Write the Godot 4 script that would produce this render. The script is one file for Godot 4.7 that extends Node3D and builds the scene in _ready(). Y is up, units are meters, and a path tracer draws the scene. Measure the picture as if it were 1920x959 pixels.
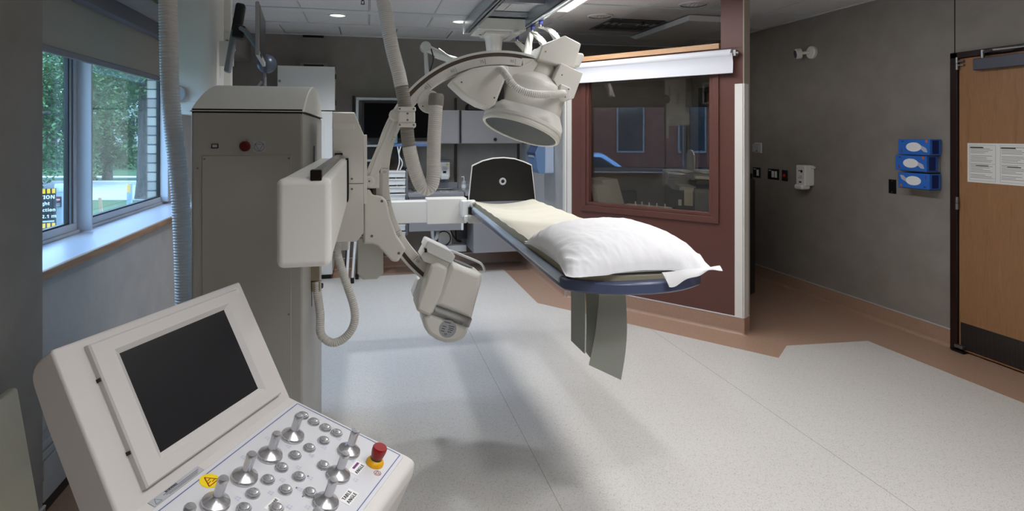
extends Node3D
# A fluoroscopy room: camera, sky and lights first, then the room, then the equipment, then what lies outside the window.
# Room axes: x to the right, y up, t = -z away from the camera along the side walls. P(x, y, t) gives a point.

class G:
	# collects triangles; T places what is added next
	var v := PackedVector3Array()
	var n := PackedVector3Array()
	var uv := PackedVector2Array()
	var ix := PackedInt32Array()
	var T := Transform3D()

	func tri(a: Vector3, b: Vector3, c: Vector3, na: Vector3, nb: Vector3, nc: Vector3, ua := Vector2.ZERO, ub := Vector2.ZERO, uc := Vector2.ZERO) -> void:
		var k := v.size()
		v.append(T * a); v.append(T * b); v.append(T * c)
		n.append((T.basis * na).normalized()); n.append((T.basis * nb).normalized()); n.append((T.basis * nc).normalized())
		uv.append(ua); uv.append(ub); uv.append(uc)
		if (b - a).cross(c - a).dot(na + nb + nc) > 0.0:
			ix.append(k); ix.append(k + 2); ix.append(k + 1)
		else:
			ix.append(k); ix.append(k + 1); ix.append(k + 2)

	func quad(a: Vector3, b: Vector3, c: Vector3, d: Vector3, nn := Vector3.ZERO) -> G:
		if nn == Vector3.ZERO:
			nn = (b - a).cross(d - a).normalized()
		tri(a, b, c, nn, nn, nn, Vector2(0, 1), Vector2(1, 1), Vector2(1, 0))
		tri(a, c, d, nn, nn, nn, Vector2(0, 1), Vector2(1, 0), Vector2(0, 0))
		return self

	func box(c: Vector3, s: Vector3, r := 0.0, seg := 2) -> G:
		# a box with rounded edges
		var h := s / 2.0
		r = minf(r, minf(h.x, minf(h.y, h.z)) * 0.999)
		var inner := h - Vector3(r, r, r)
		for k in 3:
			var a := (k + 1) % 3
			var b := (k + 2) % 3
			var va := steps(h[a], r, seg)
			var vb := steps(h[b], r, seg)
			for sg in [-1.0, 1.0]:
				var pts := []
				for i in va.size():
					for j in vb.size():
						var q := Vector3.ZERO
						q[k] = sg * h[k]; q[a] = va[i]; q[b] = vb[j]
						var p0 := q.clamp(-inner, inner)
						var d := q - p0
						var nn := Vector3.ZERO
						nn[k] = sg
						if r > 0.0:
							nn = d.normalized()
							q = p0 + nn * r
						pts.append([q + c, nn])
				var w := vb.size()
				for i in va.size() - 1:
					for j in w - 1:
						var A: Array = pts[i * w + j]
						var B: Array = pts[(i + 1) * w + j]
						var C: Array = pts[(i + 1) * w + j + 1]
						var D: Array = pts[i * w + j + 1]
						tri(A[0], B[0], C[0], A[1], B[1], C[1])
						tri(A[0], C[0], D[0], A[1], C[1], D[1])
		return self

	func steps(h: float, r: float, seg: int) -> PackedFloat32Array:
		var o := PackedFloat32Array()
		if r <= 0.0:
			o.append(-h); o.append(h)
			return o
		for i in seg + 1:
			o.append(-h + r * i / seg)
		for i in seg + 1:
			o.append(h - r + r * i / seg)
		return o

	func span(x0: float, x1: float, y0: float, y1: float, t0: float, t1: float, r := 0.0, seg := 2) -> G:
		# a box between room coordinates
		return box(Vector3((x0 + x1) / 2, (y0 + y1) / 2, -(t0 + t1) / 2), Vector3(absf(x1 - x0), absf(y1 - y0), absf(t1 - t0)), r, seg)

	func prism(poly: PackedVector2Array, z0: float, z1: float, bev := 0.0, both := true) -> G:
		# a flat outline given thickness, its rim chamfered
		var p := poly.duplicate()
		if Geometry2D.is_polygon_clockwise(p):
			p.reverse()
		var m := p.size()
		var en := PackedVector2Array()
		for i in m:
			var e := p[(i + 1) % m] - p[i]
			en.append(Vector2(e.y, -e.x).normalized())
		var ins := PackedVector2Array()
		var sm := []
		for i in m:
			var n1 := en[(i + m - 1) % m]
			var n2 := en[i]
			ins.append(p[i] - (n1 + n2) * bev / maxf(0.3, 1.0 + n1.dot(n2)))
			sm.append(n1.dot(n2) > 0.8)
		var cap := Geometry2D.triangulate_polygon(ins)
		if cap.is_empty():
			cap = Geometry2D.triangulate_polygon(p)
		for side in 2:
			var z := z1 if side == 0 else z0
			var q := ins if side == 0 or both else p
			var nz := Vector3(0, 0, 1 if side == 0 else -1)
			var c := cap if side == 0 or both else Geometry2D.triangulate_polygon(p)
			for i in range(0, c.size(), 3):
				tri(v3(q[c[i]], z), v3(q[c[i + 1]], z), v3(q[c[i + 2]], z), nz, nz, nz)
		var zb := z0 + (bev if both else 0.0)
		var zf := z1 - bev
		for i in m:
			var j := (i + 1) % m
			var na := v3(((en[(i + m - 1) % m] + en[i]).normalized() if sm[i] else en[i]), 0)
			var nb := v3(((en[j] + en[i]).normalized() if sm[j] else en[i]), 0)
			tri(v3(p[i], zb), v3(p[j], zb), v3(p[j], zf), na, nb, nb)
			tri(v3(p[i], zb), v3(p[j], zf), v3(p[i], zf), na, nb, na)
			if bev > 0.0:
				var up := Vector3(0, 0, 1)
				tri(v3(p[i], zf), v3(p[j], zf), v3(ins[j], z1), na + up * .3, nb + up * .3, nb * .3 + up)
				tri(v3(p[i], zf), v3(ins[j], z1), v3(ins[i], z1), na + up * .3, nb * .3 + up, na * .3 + up)
				if both:
					tri(v3(p[i], zb), v3(p[j], zb), v3(ins[j], z0), na - up * .3, nb - up * .3, nb * .3 - up)
					tri(v3(p[i], zb), v3(ins[j], z0), v3(ins[i], z0), na - up * .3, nb * .3 - up, na * .3 - up)
		return self

	func v3(a: Vector2, z: float) -> Vector3:
		return Vector3(a.x, a.y, z)

	func lathe(prof: Array, seg := 24) -> G:
		# profile points (radius, height) from the bottom up, turned about y
		var m := prof.size()
		var en := []
		for i in m - 1:
			var e: Vector2 = prof[i + 1] - prof[i]
			en.append(Vector2(e.y, -e.x).normalized())
		for i in m - 1:
			var n0: Vector2 = en[i]
			var n1: Vector2 = en[i]
			if i > 0 and en[i - 1].dot(en[i]) > 0.75:
				n0 = (en[i - 1] + en[i]).normalized()
			if i < m - 2 and en[i + 1].dot(en[i]) > 0.75:
				n1 = (en[i + 1] + en[i]).normalized()
			var p0: Vector2 = prof[i]
			var p1: Vector2 = prof[i + 1]
			for k in seg:
				var a := TAU * k / seg
				var b := TAU * (k + 1) / seg
				var ca := Vector3(cos(a), 0, sin(a))
				var cb := Vector3(cos(b), 0, sin(b))
				var A := ca * p0.x + Vector3(0, p0.y, 0)
				var B := cb * p0.x + Vector3(0, p0.y, 0)
				var C := cb * p1.x + Vector3(0, p1.y, 0)
				var D := ca * p1.x + Vector3(0, p1.y, 0)
				var nA := ca * n0.x + Vector3(0, n0.y, 0)
				var nB := cb * n0.x + Vector3(0, n0.y, 0)
				var nC := cb * n1.x + Vector3(0, n1.y, 0)
				var nD := ca * n1.x + Vector3(0, n1.y, 0)
				if p0.x > 1e-6:
					tri(A, B, C, nA, nB, nC)
				if p1.x > 1e-6:
					tri(A, C, D, nA, nC, nD)
		return self

	func disc(c: Vector3, axis: Vector3, r: float, h: float, seg := 16, bev := 0.0) -> G:
		# a short cylinder from c along axis
		var keep := T
		T = T * Transform3D(G.along(axis), c)
		var pr := [Vector2(0, 0), Vector2(r, 0), Vector2(r, h - bev), Vector2(r - bev, h), Vector2(0, h)] if bev > 0 else [Vector2(0, 0), Vector2(r, 0), Vector2(r, h), Vector2(0, h)]
		lathe(pr, seg)
		T = keep
		return self

	static func along(axis: Vector3) -> Basis:
		var y := axis.normalized()
		var x := y.cross(Vector3(0.31, 0.2, 0.93)).normalized()
		return Basis(x, y, x.cross(y))

	func tube(path: PackedVector3Array, r0: float, sides := 10, amp := 0.0, wave := 0, flat := 1.0) -> G:
		# a round bar along a path; with amp it is ribbed, one rib every wave points; flat squeezes it into a strap
		var m := path.size()
		var t0 := (path[1] - path[0]).normalized()
		var u := t0.cross(Vector3(0.13, 0.97, 0.21)).normalized()
		if absf(t0.y) > 0.9:
			u = t0.cross(Vector3(0.1, 0.2, 0.97)).normalized()
		var ring0 := PackedVector3Array()
		var norm0 := PackedVector3Array()
		for i in m:
			var t := (path[mini(i + 1, m - 1)] - path[maxi(i - 1, 0)]).normalized()
			u = (u - t * u.dot(t)).normalized()
			var w := t.cross(u)
			var r := r0
			var slope := 0.0
			if wave > 0:
				r += amp * cos(TAU * i / wave)
				slope = amp * sin(TAU * i / wave) * TAU / (wave * maxf(path[mini(i + 1, m - 1)].distance_to(path[mini(i, m - 2)]), 1e-4))
			var ring := PackedVector3Array()
			var norm := PackedVector3Array()
			for k in sides + 1:
				var a := TAU * k / sides
				var d := u * cos(a) + w * sin(a) * flat
				ring.append(path[i] + d * r)
				norm.append((u * cos(a) * flat + w * sin(a)).normalized() + t * slope)
			if i > 0:
				for k in sides:
					tri(ring0[k], ring0[k + 1], ring[k + 1], norm0[k], norm0[k + 1], norm[k + 1])
					tri(ring0[k], ring[k + 1], ring[k], norm0[k], norm[k + 1], norm[k])
			if i == 0 or i == m - 1:
				var nn := -t if i == 0 else t
				for k in sides:
					tri(path[i], ring[k], ring[k + 1], nn, nn, nn)
			ring0 = ring
			norm0 = norm
		return self

	func bar(a: Vector3, b: Vector3, r: float, sides := 10) -> G:
		return tube(PackedVector3Array([a, b]), r, sides)

	func grid(f: Callable, nu: int, nv: int, flip := false) -> G:
		# a smooth skin f(u, v), u and v from 0 to 1
		var p := []
		for i in nu + 1:
			var row := PackedVector3Array()
			for j in nv + 1:
				row.append(f.call(float(i) / nu, float(j) / nv))
			p.append(row)
		var q := []
		for i in nu + 1:
			var row := PackedVector3Array()
			for j in nv + 1:
				var du: Vector3 = p[mini(i + 1, nu)][j] - p[maxi(i - 1, 0)][j]
				var dv: Vector3 = p[i][mini(j + 1, nv)] - p[i][maxi(j - 1, 0)]
				var nn := du.cross(dv)
				if nn.length() < 1e-12:
					nn = Vector3.UP
				row.append(nn.normalized() * (-1.0 if flip else 1.0))
			q.append(row)
		for i in nu:
			for j in nv:
				tri(p[i][j], p[i + 1][j], p[i + 1][j + 1], q[i][j], q[i + 1][j], q[i + 1][j + 1], Vector2(float(i) / nu, float(j) / nv), Vector2(float(i + 1) / nu, float(j) / nv), Vector2(float(i + 1) / nu, float(j + 1) / nv))
				tri(p[i][j], p[i + 1][j + 1], p[i][j + 1], q[i][j], q[i + 1][j + 1], q[i][j + 1], Vector2(float(i) / nu, float(j) / nv), Vector2(float(i + 1) / nu, float(j + 1) / nv), Vector2(float(i) / nu, float(j + 1) / nv))
		return self

	func mesh() -> ArrayMesh:
		var a := []
		a.resize(Mesh.ARRAY_MAX)
		a[Mesh.ARRAY_VERTEX] = v
		a[Mesh.ARRAY_NORMAL] = n
		a[Mesh.ARRAY_TEX_UV] = uv
		a[Mesh.ARRAY_INDEX] = ix
		var m := ArrayMesh.new()
		m.add_surface_from_arrays(Mesh.PRIMITIVE_TRIANGLES, a)
		return m


var M := {}
var taken := {}
var rng := RandomNumberGenerator.new()
var ALONG_T := Basis(Vector3(0, 0, -1), Vector3(0, 1, 0), Vector3(1, 0, 0))   # outline in (t, y), thickness along x
var FLAT := Basis(Vector3(1, 0, 0), Vector3(0, 0, -1), Vector3(0, 1, 0))       # outline in (x, t), thickness along y
var sans := SystemFont.new()
var bold := SystemFont.new()


func P(x: float, y: float, t: float) -> Vector3:
	return Vector3(x, y, -t)


func mat(called: String, c: Color, rough := 0.5, metal := 0.0) -> StandardMaterial3D:
	var m := StandardMaterial3D.new()
	m.resource_name = called
	m.albedo_color = c
	m.roughness = rough
	m.metallic = metal
	M[called] = m
	return m


func numbered(called: String) -> String:
	var k: int = taken.get(called, 0)
	taken[called] = k + 1
	return called if k == 0 else "%s_%03d" % [called, k]


func obj(called: String, g, m, parent: Node = null, at := Vector3.ZERO) -> MeshInstance3D:
	var o := MeshInstance3D.new()
	o.mesh = g if g is Mesh else g.mesh()
	o.material_override = M[m] if m is String else m
	o.position = at
	if parent == null:
		o.name = numbered(called)
		add_child(o)
	else:
		o.name = called
		parent.add_child(o, true)
	return o


func tag(o: Node, label: String, category: String, group := "") -> Node:
	o.set_meta("label", label)
	o.set_meta("category", category)
	if group:
		o.set_meta("group", group)
	return o


func thing(called: String, label: String, category: String, at := Vector3.ZERO, turn := 0.0, group := "") -> Node3D:
	var o := Node3D.new()
	o.name = numbered(called)
	o.position = at
	o.rotation.y = turn
	add_child(o)
	tag(o, label, category, group)
	return o


func setting(called: String, label: String) -> Node3D:
	var o := Node3D.new()
	o.name = called
	add_child(o)
	o.set_meta("kind", "structure")
	o.set_meta("label", label)
	return o


func copy(root: Node3D, label: String) -> Node3D:
	var r: Node3D = root.duplicate()
	r.name = numbered(String(root.name).trim_suffix("_000"))
	add_child(r)
	r.set_meta("label", label)
	return r


func text(s: String, h: float, m, parent: Node, xf: Transform3D, heavy := false, called := "lettering") -> MeshInstance3D:
	var t := TextMesh.new()
	t.text = s
	t.font = bold if heavy else sans
	t.font_size = 32
	t.pixel_size = h / 23.0
	t.depth = 0.0004
	t.curve_step = 2.0
	var o := MeshInstance3D.new()
	o.mesh = t
	o.name = called
	o.material_override = M[m] if m is String else m
	o.transform = xf
	parent.add_child(o, true)
	return o


func rounded(pts: Array, r: float, seg := 4) -> PackedVector2Array:
	# an outline with its corners rounded; a point may be a Vector3 whose z is its own radius
	var o := PackedVector2Array()
	var m := pts.size()
	for i in m:
		var p := Vector2(pts[i].x, pts[i].y)
		var a := Vector2(pts[(i + m - 1) % m].x, pts[(i + m - 1) % m].y)
		var b := Vector2(pts[(i + 1) % m].x, pts[(i + 1) % m].y)
		var rr: float = pts[i].z if pts[i] is Vector3 else r
		var da := (a - p).normalized()
		var db := (b - p).normalized()
		var ang := acos(clampf(da.dot(db), -1, 1))
		if rr <= 0.0 or ang > 3.05:
			o.append(p)
			continue
		var d := minf(rr / tan(ang / 2), minf(p.distance_to(a), p.distance_to(b)) * 0.48)
		for k in seg + 1:
			var f := float(k) / seg
			var q0 := p + da * d
			var q1 := p + db * d
			o.append(q0.lerp(p, f).lerp(p.lerp(q1, f), f))
	return o


func spline(c: Array, step: float) -> PackedVector3Array:
	# a smooth curve through the points, sampled at even steps
	var cv := Curve3D.new()
	cv.bake_interval = step / 3.0
	var m := c.size()
	for i in m:
		var tg: Vector3 = (c[mini(i + 1, m - 1)] - c[maxi(i - 1, 0)]) / 6.0
		cv.add_point(c[i], -tg, tg)
	var o := PackedVector3Array()
	var l := cv.get_baked_length()
	var k := int(l / step)
	for i in k + 1:
		o.append(cv.sample_baked(l * i / k, true))
	return o


func noise_tex(size: int, freq: float, ramp: Array, seed_: int, kind := FastNoiseLite.TYPE_SIMPLEX_SMOOTH, octaves := 3) -> NoiseTexture2D:
	var f := FastNoiseLite.new()
	f.noise_type = kind
	f.frequency = freq
	f.seed = seed_
	f.fractal_octaves = octaves
	var t := NoiseTexture2D.new()
	t.width = size
	t.height = size
	t.seamless = true
	t.noise = f
	var g := Gradient.new()
	g.offsets = PackedFloat32Array()
	g.colors = PackedColorArray()
	var cs := PackedColorArray()
	var os := PackedFloat32Array()
	for r in ramp:
		os.append(r[0])
		cs.append(r[1])
	g.offsets = os
	g.colors = cs
	t.color_ramp = g
	return t


func speckled(called: String, tex: Texture2D, scale: float, rough := 0.5, bump: Texture2D = null, depth := 0.3) -> StandardMaterial3D:
	var m := mat(called, Color.WHITE, rough)
	m.albedo_texture = tex
	m.uv1_triplanar = true
	m.uv1_world_triplanar = true
	m.uv1_scale = Vector3.ONE * scale
	if bump:
		m.normal_enabled = true
		m.normal_texture = bump
		m.normal_scale = depth
	return m


func _ready() -> void:
	rng.seed = 7
	sans.font_names = PackedStringArray(["Droid Sans"])
	bold.font_names = PackedStringArray(["Droid Sans"])
	bold.font_weight = 700
	camera_and_light()
	materials()
	room()
	window_side()
	ceiling_things()
	partition()
	back_wall_things()
	right_wall_things()
	tower_and_lift()
	c_arm()
	exam_table()
	hoses()
	console()
	outdoors()


func camera_and_light() -> void:
	var cam := Camera3D.new()
	cam.name = "camera"
	cam.position = Vector3(0, 1.58, 0)
	cam.rotation.y = -atan(273.0 / 1157.0)
	cam.projection = Camera3D.PROJECTION_FRUSTUM
	cam.near = 0.05
	cam.far = 200.0
	cam.size = 959.0 / 1157.0 * cam.near
	cam.frustum_offset = Vector2(0, -227.5 / 1157.0 * cam.near)
	add_child(cam)
	var e := Environment.new()
	e.tonemap_mode = Environment.TONE_MAPPER_LINEAR
	e.tonemap_exposure = 1.0
	e.sdfgi_enabled = true
	e.ssao_enabled = true
	e.ssil_enabled = true
	e.background_mode = Environment.BG_SKY
	var sky := ProceduralSkyMaterial.new()
	sky.sky_top_color = Color(0.62, 0.80, 1.0)
	sky.sky_horizon_color = Color(0.72, 0.86, 1.0)
	sky.sky_curve = 0.2
	sky.ground_bottom_color = Color(0.35, 0.4, 0.42)
	sky.ground_horizon_color = Color(0.6, 0.68, 0.75)
	sky.sky_energy_multiplier = 2.6
	sky.ground_energy_multiplier = 1.2
	e.sky = Sky.new()
	e.sky.sky_material = sky
	var w := WorldEnvironment.new()
	w.name = "world"
	w.environment = e
	add_child(w)
	# the ceiling troffers: one beside the detector in view, two more over the floor in front of it
	panel_light("troffer_lamp", P(1.65, 2.688, 3.6), Vector2(0.3, 3.6), 5.0)
	panel_light("troffer_lamp", P(1.65, 2.688, 0.6), Vector2(0.3, 1.2), 4.6)
	panel_light("troffer_lamp", P(0.55, 2.688, -0.1), Vector2(0.6, 1.2), 4.8)


func panel_light(called: String, at: Vector3, size: Vector2, energy: float) -> void:
	var l := AreaLight3D.new()
	l.name = called
	l.area_size = size
	l.light_energy = energy
	l.light_color = Color(0.995, 0.985, 0.98)
	l.area_range = 20.0
	l.area_attenuation = 2.0
	l.shadow_enabled = true
	l.position = at
	l.rotation.x = -PI / 2
	add_child(l, true)


func materials() -> void:
	mat("cream", Color(0.915, 0.905, 0.875), 0.38)
	mat("cream_soft", Color(0.91, 0.905, 0.885), 0.5)
	mat("putty", Color(0.83, 0.825, 0.80), 0.45)
	mat("tower_grey", Color(0.66, 0.652, 0.625), 0.45)
	mat("white", Color(0.9, 0.9, 0.89), 0.4)
	mat("white_gloss", Color(0.92, 0.92, 0.91), 0.2)
	mat("black", Color(0.025, 0.025, 0.03), 0.45)
	mat("black_gloss", Color(0.012, 0.012, 0.016), 0.35)
	M["black_gloss"].metallic_specular = 0.2
	mat("screen_off", Color(0.10, 0.10, 0.115), 0.3)
	mat("dark_grey", Color(0.16, 0.16, 0.17), 0.5)
	mat("mid_grey", Color(0.45, 0.45, 0.46), 0.5)
	mat("lens_grey", Color(0.24, 0.265, 0.275), 0.6)
	mat("steel", Color(0.72, 0.72, 0.72), 0.28, 1.0)
	mat("cap_metal", Color(0.86, 0.86, 0.87), 0.3, 0.4)
	mat("steel_dull", Color(0.6, 0.6, 0.6), 0.42, 1.0)
	mat("aluminium", Color(0.75, 0.77, 0.79), 0.38, 0.9)
	mat("window_metal", Color(0.78, 0.79, 0.81), 0.4, 0.1)
	mat("silver_paint", Color(0.62, 0.62, 0.61), 0.45, 0.1)
	mat("brass", Color(0.60, 0.56, 0.48), 0.4, 0.5)
	mat("rail_grey", Color(0.5, 0.49, 0.475), 0.35, 0.3)
	mat("hose", Color(0.87, 0.86, 0.835), 0.42)
	mat("stick_metal", Color(0.78, 0.78, 0.79), 0.27, 0.8)
	mat("hose_dark", Color(0.56, 0.54, 0.51), 0.45)
	mat("rail_brown", Color(0.36, 0.31, 0.27), 0.35, 0.4)
	mat("rail_blue", Color(0.29, 0.325, 0.44), 0.28)
	mat("red", Color(0.55, 0.03, 0.05), 0.35)
	mat("dark_red", Color(0.36, 0.03, 0.03), 0.4)
	mat("yellow", Color(0.9, 0.66, 0.05), 0.4)
	mat("warning_yellow", Color(0.93, 0.82, 0.05), 0.5)
	mat("green", Color(0.05, 0.3, 0.12), 0.4)
	mat("ink", Color(0.07, 0.07, 0.09), 0.6)
	mat("ink_blue", Color(0.36, 0.42, 0.6), 0.6)
	mat("ink_pale", Color(0.70, 0.73, 0.80), 0.6)
	mat("ink_scale", Color(0.46, 0.49, 0.58), 0.6)
	mat("label_grey", Color(0.68, 0.69, 0.71), 0.5)
	mat("print_grey", Color(0.42, 0.42, 0.44), 0.7)
	mat("maroon", Color(0.385, 0.24, 0.21), 0.42)
	mat("door_frame", Color(0.13, 0.05, 0.035), 0.4)
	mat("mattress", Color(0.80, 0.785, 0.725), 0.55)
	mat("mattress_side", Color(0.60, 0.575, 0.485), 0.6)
	mat("linen", Color(0.93, 0.93, 0.94), 0.8)
	mat("lead_cloth", Color(0.57, 0.58, 0.545), 0.55)
	mat("laminate", Color(0.555, 0.55, 0.56), 0.45)
	mat("counter", Color(0.55, 0.55, 0.565), 0.35)
	mat("sill_top", Color(0.74, 0.74, 0.76), 0.3)
	mat("shade_cloth", Color(0.62, 0.61, 0.57), 0.9)
	mat("blind_cloth", Color(0.86, 0.87, 0.9), 0.7)
	mat("plastic_sheet", Color(0.9, 0.9, 0.86), 0.25)
	mat("soap_blue", Color(0.40, 0.52, 0.68), 0.4)
	mat("pale_blue", Color(0.68, 0.74, 0.83), 0.4)
	mat("console_shell", Color(0.80, 0.785, 0.77), 0.45)
	mat("overlay", Color(0.81, 0.81, 0.825), 0.4)
	mat("soap_navy", Color(0.19, 0.27, 0.42), 0.35)
	mat("glove_blue", Color(0.20, 0.44, 0.80), 0.4)
	mat("skin_tone", Color(0.75, 0.4, 0.25), 0.6)
	mat("clip_blue", Color(0.05, 0.15, 0.6), 0.4)
	mat("ceiling_dark", Color(0.5, 0.5, 0.5), 0.8)
	mat("navy", Color(0.04, 0.05, 0.10), 0.7)
	mat("reflector", Color(0.75, 0.78, 0.9), 0.15, 1.0)
	mat("tan_wall", Color(0.66, 0.62, 0.57), 0.85)
	# painted walls and boards carry a faint roller texture
	var orange := noise_tex(256, 0.09, [[0.0, Color(0, 0, 0)], [1.0, Color(1, 1, 1)]], 3)
	orange.as_normal_map = true
	orange.bump_strength = 2.0
	var paint := noise_tex(256, 0.02, [[0.0, Color(0.545, 0.52, 0.495)], [1.0, Color(0.585, 0.56, 0.535)]], 4)
	speckled("paint", paint, 0.7, 0.75, orange, 0.12)
	var paint_cool := noise_tex(256, 0.02, [[0.0, Color(0.66, 0.66, 0.66)], [1.0, Color(0.70, 0.70, 0.695)]], 5)
	speckled("paint_cool", paint_cool, 0.7, 0.75, orange, 0.12)
	var tile := noise_tex(256, 0.2, [[0.0, Color(0.78, 0.78, 0.78)], [0.45, Color(0.86, 0.86, 0.86)], [1.0, Color(0.88, 0.88, 0.88)]], 6, FastNoiseLite.TYPE_VALUE, 2)
	speckled("tile", tile, 3.0, 0.9)
	mat("grid_metal", Color(0.86, 0.87, 0.88), 0.5, 0.1)
	var vinyl := noise_tex(512, 0.16, [[0.0, Color(0.66, 0.64, 0.60)], [0.3, Color(0.79, 0.78, 0.755)], [0.42, Color(0.83, 0.82, 0.805)], [0.75, Color(0.84, 0.83, 0.815)], [1.0, Color(0.87, 0.86, 0.85)]], 8, FastNoiseLite.TYPE_VALUE, 2)
	speckled("vinyl", vinyl, 3.0, 0.36)
	var tan_tex := noise_tex(512, 0.16, [[0.0, Color(0.61, 0.49, 0.415)], [0.4, Color(0.68, 0.56, 0.48)], [1.0, Color(0.70, 0.585, 0.505)]], 9, FastNoiseLite.TYPE_VALUE, 2)
	speckled("tan_vinyl", tan_tex, 2.2, 0.34)
	var grain := noise_tex(512, 0.012, [[0.0, Color(0.54, 0.39, 0.26)], [0.45, Color(0.62, 0.46, 0.32)], [0.6, Color(0.60, 0.44, 0.30)], [1.0, Color(0.65, 0.49, 0.35)]], 10, FastNoiseLite.TYPE_SIMPLEX_SMOOTH, 5)
	speckled("maple", grain, 1.0, 0.45).uv1_scale = Vector3(3, 0.35, 3)
	var birch := noise_tex(256, 0.012, [[0.0, Color(0.72, 0.56, 0.42)], [1.0, Color(0.83, 0.68, 0.53)]], 11, FastNoiseLite.TYPE_SIMPLEX_SMOOTH, 4)
	speckled("birch", birch, 1.0, 0.45).uv1_scale = Vector3(0.8, 8, 0.8)
	speckled("oak", noise_tex(256, 0.014, [[0.0, Color(0.56, 0.42, 0.31)], [1.0, Color(0.68, 0.53, 0.41)]], 12, FastNoiseLite.TYPE_SIMPLEX_SMOOTH, 4), 1.0, 0.4).uv1_scale = Vector3(9, 9, 1)
	speckled("carbon", noise_tex(256, 0.03, [[0.0, Color(0.010, 0.010, 0.010)], [0.7, Color(0.03, 0.03, 0.028)], [1.0, Color(0.07, 0.065, 0.06)]], 13, FastNoiseLite.TYPE_SIMPLEX_SMOOTH, 4), 1.0, 0.4).uv1_scale = Vector3(1, 14, 1)
	speckled("brushed", noise_tex(256, 0.02, [[0.0, Color(0.26, 0.25, 0.25)], [1.0, Color(0.33, 0.32, 0.32)]], 14), 1.0, 0.38).uv1_scale = Vector3(30, 1, 30)
	M["brushed"].metallic = 0.85
	var lamp := mat("lamp_glow", Color(1, 1, 1), 0.6)
	lamp.emission_enabled = true
	lamp.emission = Color(1.0, 0.99, 0.96)
	lamp.emission_energy_multiplier = 2.2
	var red_led := mat("red_led", Color(0.5, 0.05, 0.02), 0.4)
	red_led.emission_enabled = true
	red_led.emission = Color(0.8, 0.12, 0.05)
	red_led.emission_energy_multiplier = 0.12
	var pane := mat("pane", Color(0.85, 0.95, 1.0, 0.04), 0.0)
	pane.transparency = BaseMaterial3D.TRANSPARENCY_ALPHA
	var lead := mat("lead_glass", Color(0.97, 0.95, 0.9, 0.0), 0.0)
	lead.refraction_enabled = true
	lead.refraction_scale = 0.078


# ---------------------------------------------------------------- the room

func room() -> void:
	var fl := setting("floor", "speckled pale vinyl floor with a tan vinyl border")
	obj("slab", G.new().span(-2.2, 4.6, -0.2, 0.0, -5.2, 7.6), "tan_vinyl", fl)
	var g := G.new()
	g.T = Transform3D(FLAT, Vector3.ZERO)
	g.prism(PackedVector2Array([Vector2(-0.95, 7.03), Vector2(1.557, 7.03), Vector2(1.557, 5.558), Vector2(2.83, 3.804), Vector2(3.052, 4.011), Vector2(3.726, 3.962), Vector2(3.755, 2.833), Vector2(3.755, -4.6), Vector2(-0.95, -4.6)]), -0.01, 0.0012)
	obj("pale_field", g, "vinyl", fl)
	g = G.new()
	for s in [[0.80, -1.9, 7.0], [2.24, -1.9, 4.58], [-0.62, -1.9, 7.0]]:
		g.span(s[0] - 0.0016, s[0] + 0.0016, 0.0, 0.0016, s[1], s[2])
	obj("weld_seam", g, mat("seam", Color(0.66, 0.64, 0.6), 0.5), fl)

	var wl := setting("wall_left", "warm grey window wall with a deep recess")
	obj("pier", G.new().span(-1.80, -1.27, 0.0, 2.73, -5.1, 2.86, 0.008), "paint", wl)
	obj("header", G.new().span(-1.80, -1.27, 2.393, 2.73, 2.85, 7.5), "paint", wl)
	obj("apron_wall", G.new().span(-1.80, -1.335, 0.0, 0.975, 2.85, 7.5), "paint_cool", wl)
	obj("far_reveal", G.new().span(-1.80, -1.64, 0.97, 2.393, 5.86, 7.5), "paint_cool", wl)
	obj("jamb_liner", G.new().span(-1.667, -1.64, 0.97, 2.393, 5.69, 5.87), "paint_cool", wl)
	obj("head", G.new().span(-1.80, -1.64, 2.12, 2.4, 2.85, 5.65), "paint_cool", wl)

	var wr := setting("wall_right", "dim warm grey side wall with a door")
	obj("field", G.new().span(4.22, 4.4, 0.0, 2.73, 3.69, 6.2), "paint", wr)
	obj("over_door", G.new().span(4.22, 4.4, 2.177, 2.73, 2.66, 3.69), "paint", wr)
	obj("near_field", G.new().span(4.22, 4.4, 0.0, 2.73, -5.1, 2.66), "paint", wr)
	obj("over_far_door", G.new().span(4.22, 4.4, 2.175, 2.73, 6.2, 7.2), "paint", wr)
	obj("far_field", G.new().span(4.22, 4.4, 0.0, 2.73, 7.2, 7.6), "paint", wr)
	obj("backing", G.new().span(4.38, 4.5, -0.1, 2.9, -5.2, 7.6), "paint", wr)
	obj("control_joint", G.new().span(4.2185, 4.23, 2.18, 2.72, 3.672, 3.68), "ink", wr)
	var wb := setting("wall_back", "warm grey back wall behind the cabinets")
	obj("field", G.new().span(-1.95, 4.4, 0.0, 2.73, 7.45, 7.6), "paint", wb)
	obj("joint_strip", G.new().span(-0.71, -0.466, 2.402, 2.73, 7.443, 7.452, 0.002, 1), "paint", wb)
	var wf := setting("wall_front", "wall behind the viewer")
	obj("field", G.new().span(-1.95, 4.5, 0.0, 2.95, -5.2, -5.0), "paint", wf)

	# bases: tan vinyl carried up the walls, capped with a metal strip
	base_run("baseboard_right", [[4.22, -4.9, 4.22, 2.66], [4.22, 3.7, 4.22, 6.2]], 0.13)
	base_run("baseboard_back", [[-1.3, 7.45, 1.87, 7.45], [2.0, 7.45, 4.2, 7.45]], 0.13)
	base_run("baseboard_left", [[-1.335, 2.87, -1.335, 7.4], [-1.27, -4.9, -1.27, 2.86]], 0.075)

	door()


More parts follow.
